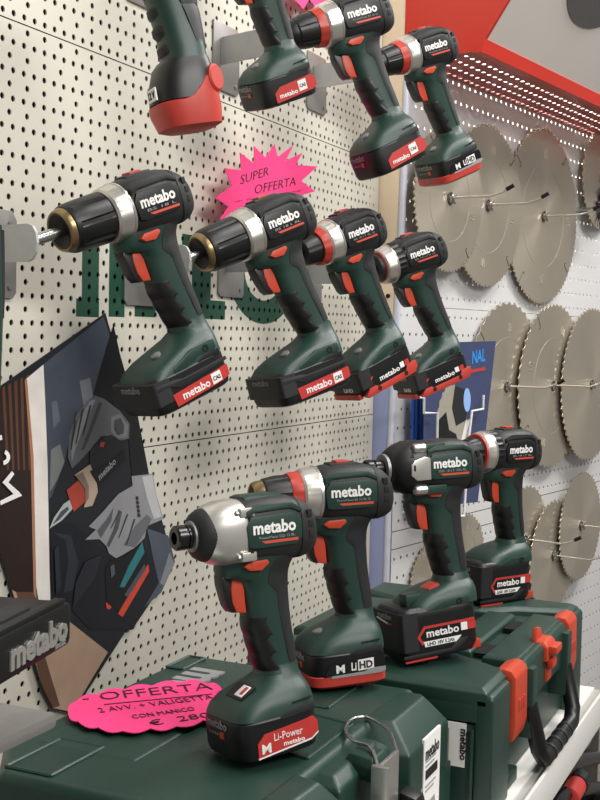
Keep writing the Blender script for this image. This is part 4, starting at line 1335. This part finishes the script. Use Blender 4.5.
pr_ink('printed_chuck', [(165, 662), (180, 625), (212, 580), (232, 566), (242, 596), (205, 636)], '#a9b0af', *A)
pr_ink('printed_glove', [(385, 110), (475, 100), (490, 190), (520, 290), (450, 320), (440, 370), (400, 410), (350, 440), (320, 455), (290, 435), (280, 405), (250, 375), (190, 378), (235, 335), (205, 322), (260, 265), (330, 185), (390, 150)], '#8b8b8e', *B)
pr_ink('printed_glove_fold', [(310, 330), (330, 250), (345, 260), (330, 330), (290, 410), (280, 400)], '#4c4c50', *B)
pr_ink('printed_glove_fold', [(255, 372), (300, 300), (310, 240), (280, 290), (240, 340)], '#55555a', *B)
pr_ink('printed_glove_fold', [(350, 400), (400, 320), (450, 270), (470, 290), (440, 350), (400, 410)], '#646468', *B)
pr_ink('printed_cuff', [(430, 112), (472, 104), (488, 190), (512, 280), (480, 290), (450, 200)], '#b5b5b6', *B)
pr_ink('printed_battery', [(275, 500), (300, 460), (350, 450), (440, 385), (458, 480), (345, 690), (280, 640)], '#111215', *B)
pr_ink('printed_teal', [(430, 385), (440, 430), (355, 577), (335, 577), (372, 490)], '#2a7277', *B)
pr_ink('printed_red', [(455, 480), (460, 510), (348, 702), (328, 690), (350, 650)], '#c2452f', *B)
pr_ink('printed_red', [(278, 640), (302, 660), (290, 672), (280, 664)], '#c2452f', *B)
pr_ink('printed_label', [(440, 478), (446, 500), (370, 620), (355, 610)], '#4a4c55', *B)
for fx in ((250, 300, 236, 400), (275, 262, 252, 380), (300, 250, 276, 350)):
    pr_ink('printed_crease', [(fx[0], fx[1]), (fx[0] + 5, fx[1]), (fx[2] + 3, fx[3]), (fx[2], fx[3])], '#2c2e31', *A)
pr_ink('printed_knuckle', [(384, 300), (402, 292), (414, 318), (412, 344), (394, 350), (382, 330)], '#45474a', *A)
pr_ink('printed_shade', [(300, 470), (330, 520), (420, 432), (412, 400), (370, 440)], '#0d0e10', *A)
pr_ink('printed_tool_red', [(336, 372), (350, 376), (344, 392), (332, 388)], '#a8402f', *A)
pr_ink('printed_ring_edge', [(252, 486), (276, 472), (296, 520), (296, 560), (284, 580), (284, 530)], '#7c6c5e', *A)
pr_ink('printed_chuck_edge', [(176, 648), (204, 604), (226, 588), (230, 598), (200, 630)], '#454b4b', *A)
for fx in ((330, 260, 296, 330), (365, 270, 330, 370), (395, 290, 362, 400)):
    pr_ink('printed_crease', [(fx[0], fx[1]), (fx[0] + 7, fx[1]), (fx[2] + 4, fx[3]), (fx[2], fx[3])], '#3a3a3e', *B)
for k in range(5):
    pr_ink('printed_cuff_mark', [(402 + k * 2, 196 + k * 18), (412 + k * 2, 194 + k * 18), (416 + k * 2, 208 + k * 18), (406 + k * 2, 210 + k * 18)], '#2a2a2e', *B)
pr_ink('printed_fold', [(150, 560), (190, 470), (260, 440), (230, 540), (140, 660)], '#24262d', *B)
pr_ink('printed_fold', [(60, 420), (76, 400), (90, 560), (70, 620)], '#2a2c33', *B)
pr_ink('printed_glint', [(296, 490), (312, 480), (316, 520), (300, 540)], '#4c5560', *B)
pr_ink('printed_letter', [(0, 570), (62, 538), (74, 552), (2, 584)], '#f0efec', *A)
pr_ink('printed_letter', [(62, 538), (74, 552), (50, 552), (8, 508), (40, 470), (48, 480), (28, 508)], '#f0efec', *A)
ar = [(10 + 24 * math.cos(t), 424 + 26 * math.sin(t)) for t in [-1.2 + 0.3 * k for k in range(10)]]
pr_ink('printed_letter', ar + [(10 + 12 * (x - 10) / 24, 424 + 12 * (y - 424) / 26) for x, y in ar[::-1]], '#f0efec', *A)
pr_ink('printed_letter', [(-4, 352), (6, 350), (8, 366), (-2, 368)], '#f0efec', *A)
LAY[0] += 1
a_, b_ = at(40 + 250 / B[0], 450 + 130 / B[0], 1, PY - 2.4), at(40 + 320 / B[0], 450 + 55 / B[0], 1, PY - 2.4)
text('metabo', a_, b_ - a_, Vector((-(b_ - a_).z, 0, (b_ - a_).x)), (b_ - a_).length, 'grey_print', poster, 0.02, 9)

# ================================================================== BLACK DUST UNIT with grey base plate (left edge)
du = empty('dust_unit', (-560, -360, -775))
tag(du, 'black dust extraction unit lettered metabo Intec on a grey base at the left edge', 'power tool')
e1, e2 = Vector((-0.979, -0.206, 0)), Vector((-0.206, 0.979, 0))
corner = Vector((-430, -353, 0))


def dq(a, b, z):
    return corner + e1 * (a - 2) + e2 * b + Vector((0, 0, z + 4))


def dbox(name, a0, a1, b0, b1, z0, z1, mt_, bev=1.5):
    v, f = box_vf(a0, a1, b0, b1, z0, z1)
    o = mesh(name, [tuple(dq(*p)) for p in v], f, mt_, du, smooth=bev > 0, bevel=bev)
    o.location = -Vector(du.location)
    return o


hb = dbox('housing', 0, 200, 0, 105, -539, -509, 'black', 5)
for k in range(3):
    dbox('grille_bar', 34, 198, 14 + k * 26, 30 + k * 26, -512, -506.5, 'charcoal', 2)
    for j in range(5):
        dbox('grille_knob', 50 + j * 14, 58 + j * 14, 32 + k * 26, 38 + k * 26, -510, -506.5, 'grey_steel', 1)
dbox('grille_lip', 6, 196, 2, 10, -511, -506, 'black', 2)
tx = text('metabo', dq(92, -0.3, -533), -e1, (0, 0, 1), 82, 'silver_light', du, 0.035, 18, thick=1.2)
tx.location = -Vector(du.location)
tx = text('Intec', dq(27, -0.3, -536), -e1, (0, 0, 1), 16, 'grey_print', du, 0.0, 4.5)
tx.location = -Vector(du.location)
for nm, a, mt_, bv in (('base_plate', (-690, -402, -323, -230, -606, -594), 'plate_grey', 5), ('base_column', (-680, -640, -300, -250, -600, -520), 'charcoal', 3),
                       ('base_leg', (-680, -650, -310, -240, -775, -600), 'charcoal', 3), ('base_leg', (-600, -570, -310, -240, -775, -600), 'charcoal', 3)):
    o = box(nm, *a, mt_, du, bv)
    o.location = -Vector(du.location)
# dark drill edge hanging at the far left of the middle row
ed = empty('hanging_tool', at(-27, 306, 1, -140))
tag(ed, 'dark sliver of a hanging tool at the left edge of the middle row', 'power tool')
oo = at(-27, 306, 1, -140)
loft('grip', [sring_z(z, 26 - abs(z) * 0.05, -24, 22) for z in (70, 50, 0, -50, -70)], 'green', ed)
loft('grip_pad', [sring_z(z, 27.5 - abs(z - 20) * 0.05, -5, 20) for z in (66, 40, 10, -10)], 'rubber', ed)
tube('hanger', [(0, 0, 60), (0, 60, 66), (0, 138, 66)], 4, 'steel', ed, 8)

# ================================================================== THINGS UNDER THE SHELF
mat('cable_black', '#0f0f10', 0.35)
tb = empty('black_tool_box', (700, -450, -1030))
tag(tb, 'black tool box lying under the white shelf', 'tool box')
for nm, a, mt_ in (('body', (540, 756, -500, -330, -1029, -900), 'black'), ('lid', (536, 760, -504, -326, -898, -875), 'charcoal'), ('clip', (600, 640, -510, -502, -910, -885), 'grey_steel'), ('clip', (690, 730, -510, -502, -910, -885), 'grey_steel')):
    o = box(nm, *a, mt_, tb, 4)
    o.location = -Vector(tb.location)
cq = lambda l, y: [tuple(at(a, b, 1, y)) for a, b in l]
for k, (pts, lb) in enumerate(((cq([(535, 812), (556, 778), (578, 762), (602, 758), (625, 765)], -522), 'thick black cable looping at the front under the shelf'),
                               (cq([(540, 830), (560, 798), (580, 790), (604, 788), (625, 795)], -528), 'lower black cable hanging below the first loop'))):
    o = tube('power_cable', pts, 9, 'cable_black', None, 10, 8)
    tag(o, lb, 'cable')
cn_ = empty('red_connector', at(573, 791, 1, -532))
tag(cn_, 'red plug connector with black collar lying on the cables under the shelf', 'connector')
lathe('shell', [(-26, 10), (-24, 13), (20, 13), (22, 11)], 'label_red', cn_, 24)
lathe('collar', [(20, 10), (21, 15), (44, 15), (46, 12)], 'black', cn_, 24, flutes(12, 0.06, 0.4))
cn_.rotation_euler = (0, 0, 0.0)
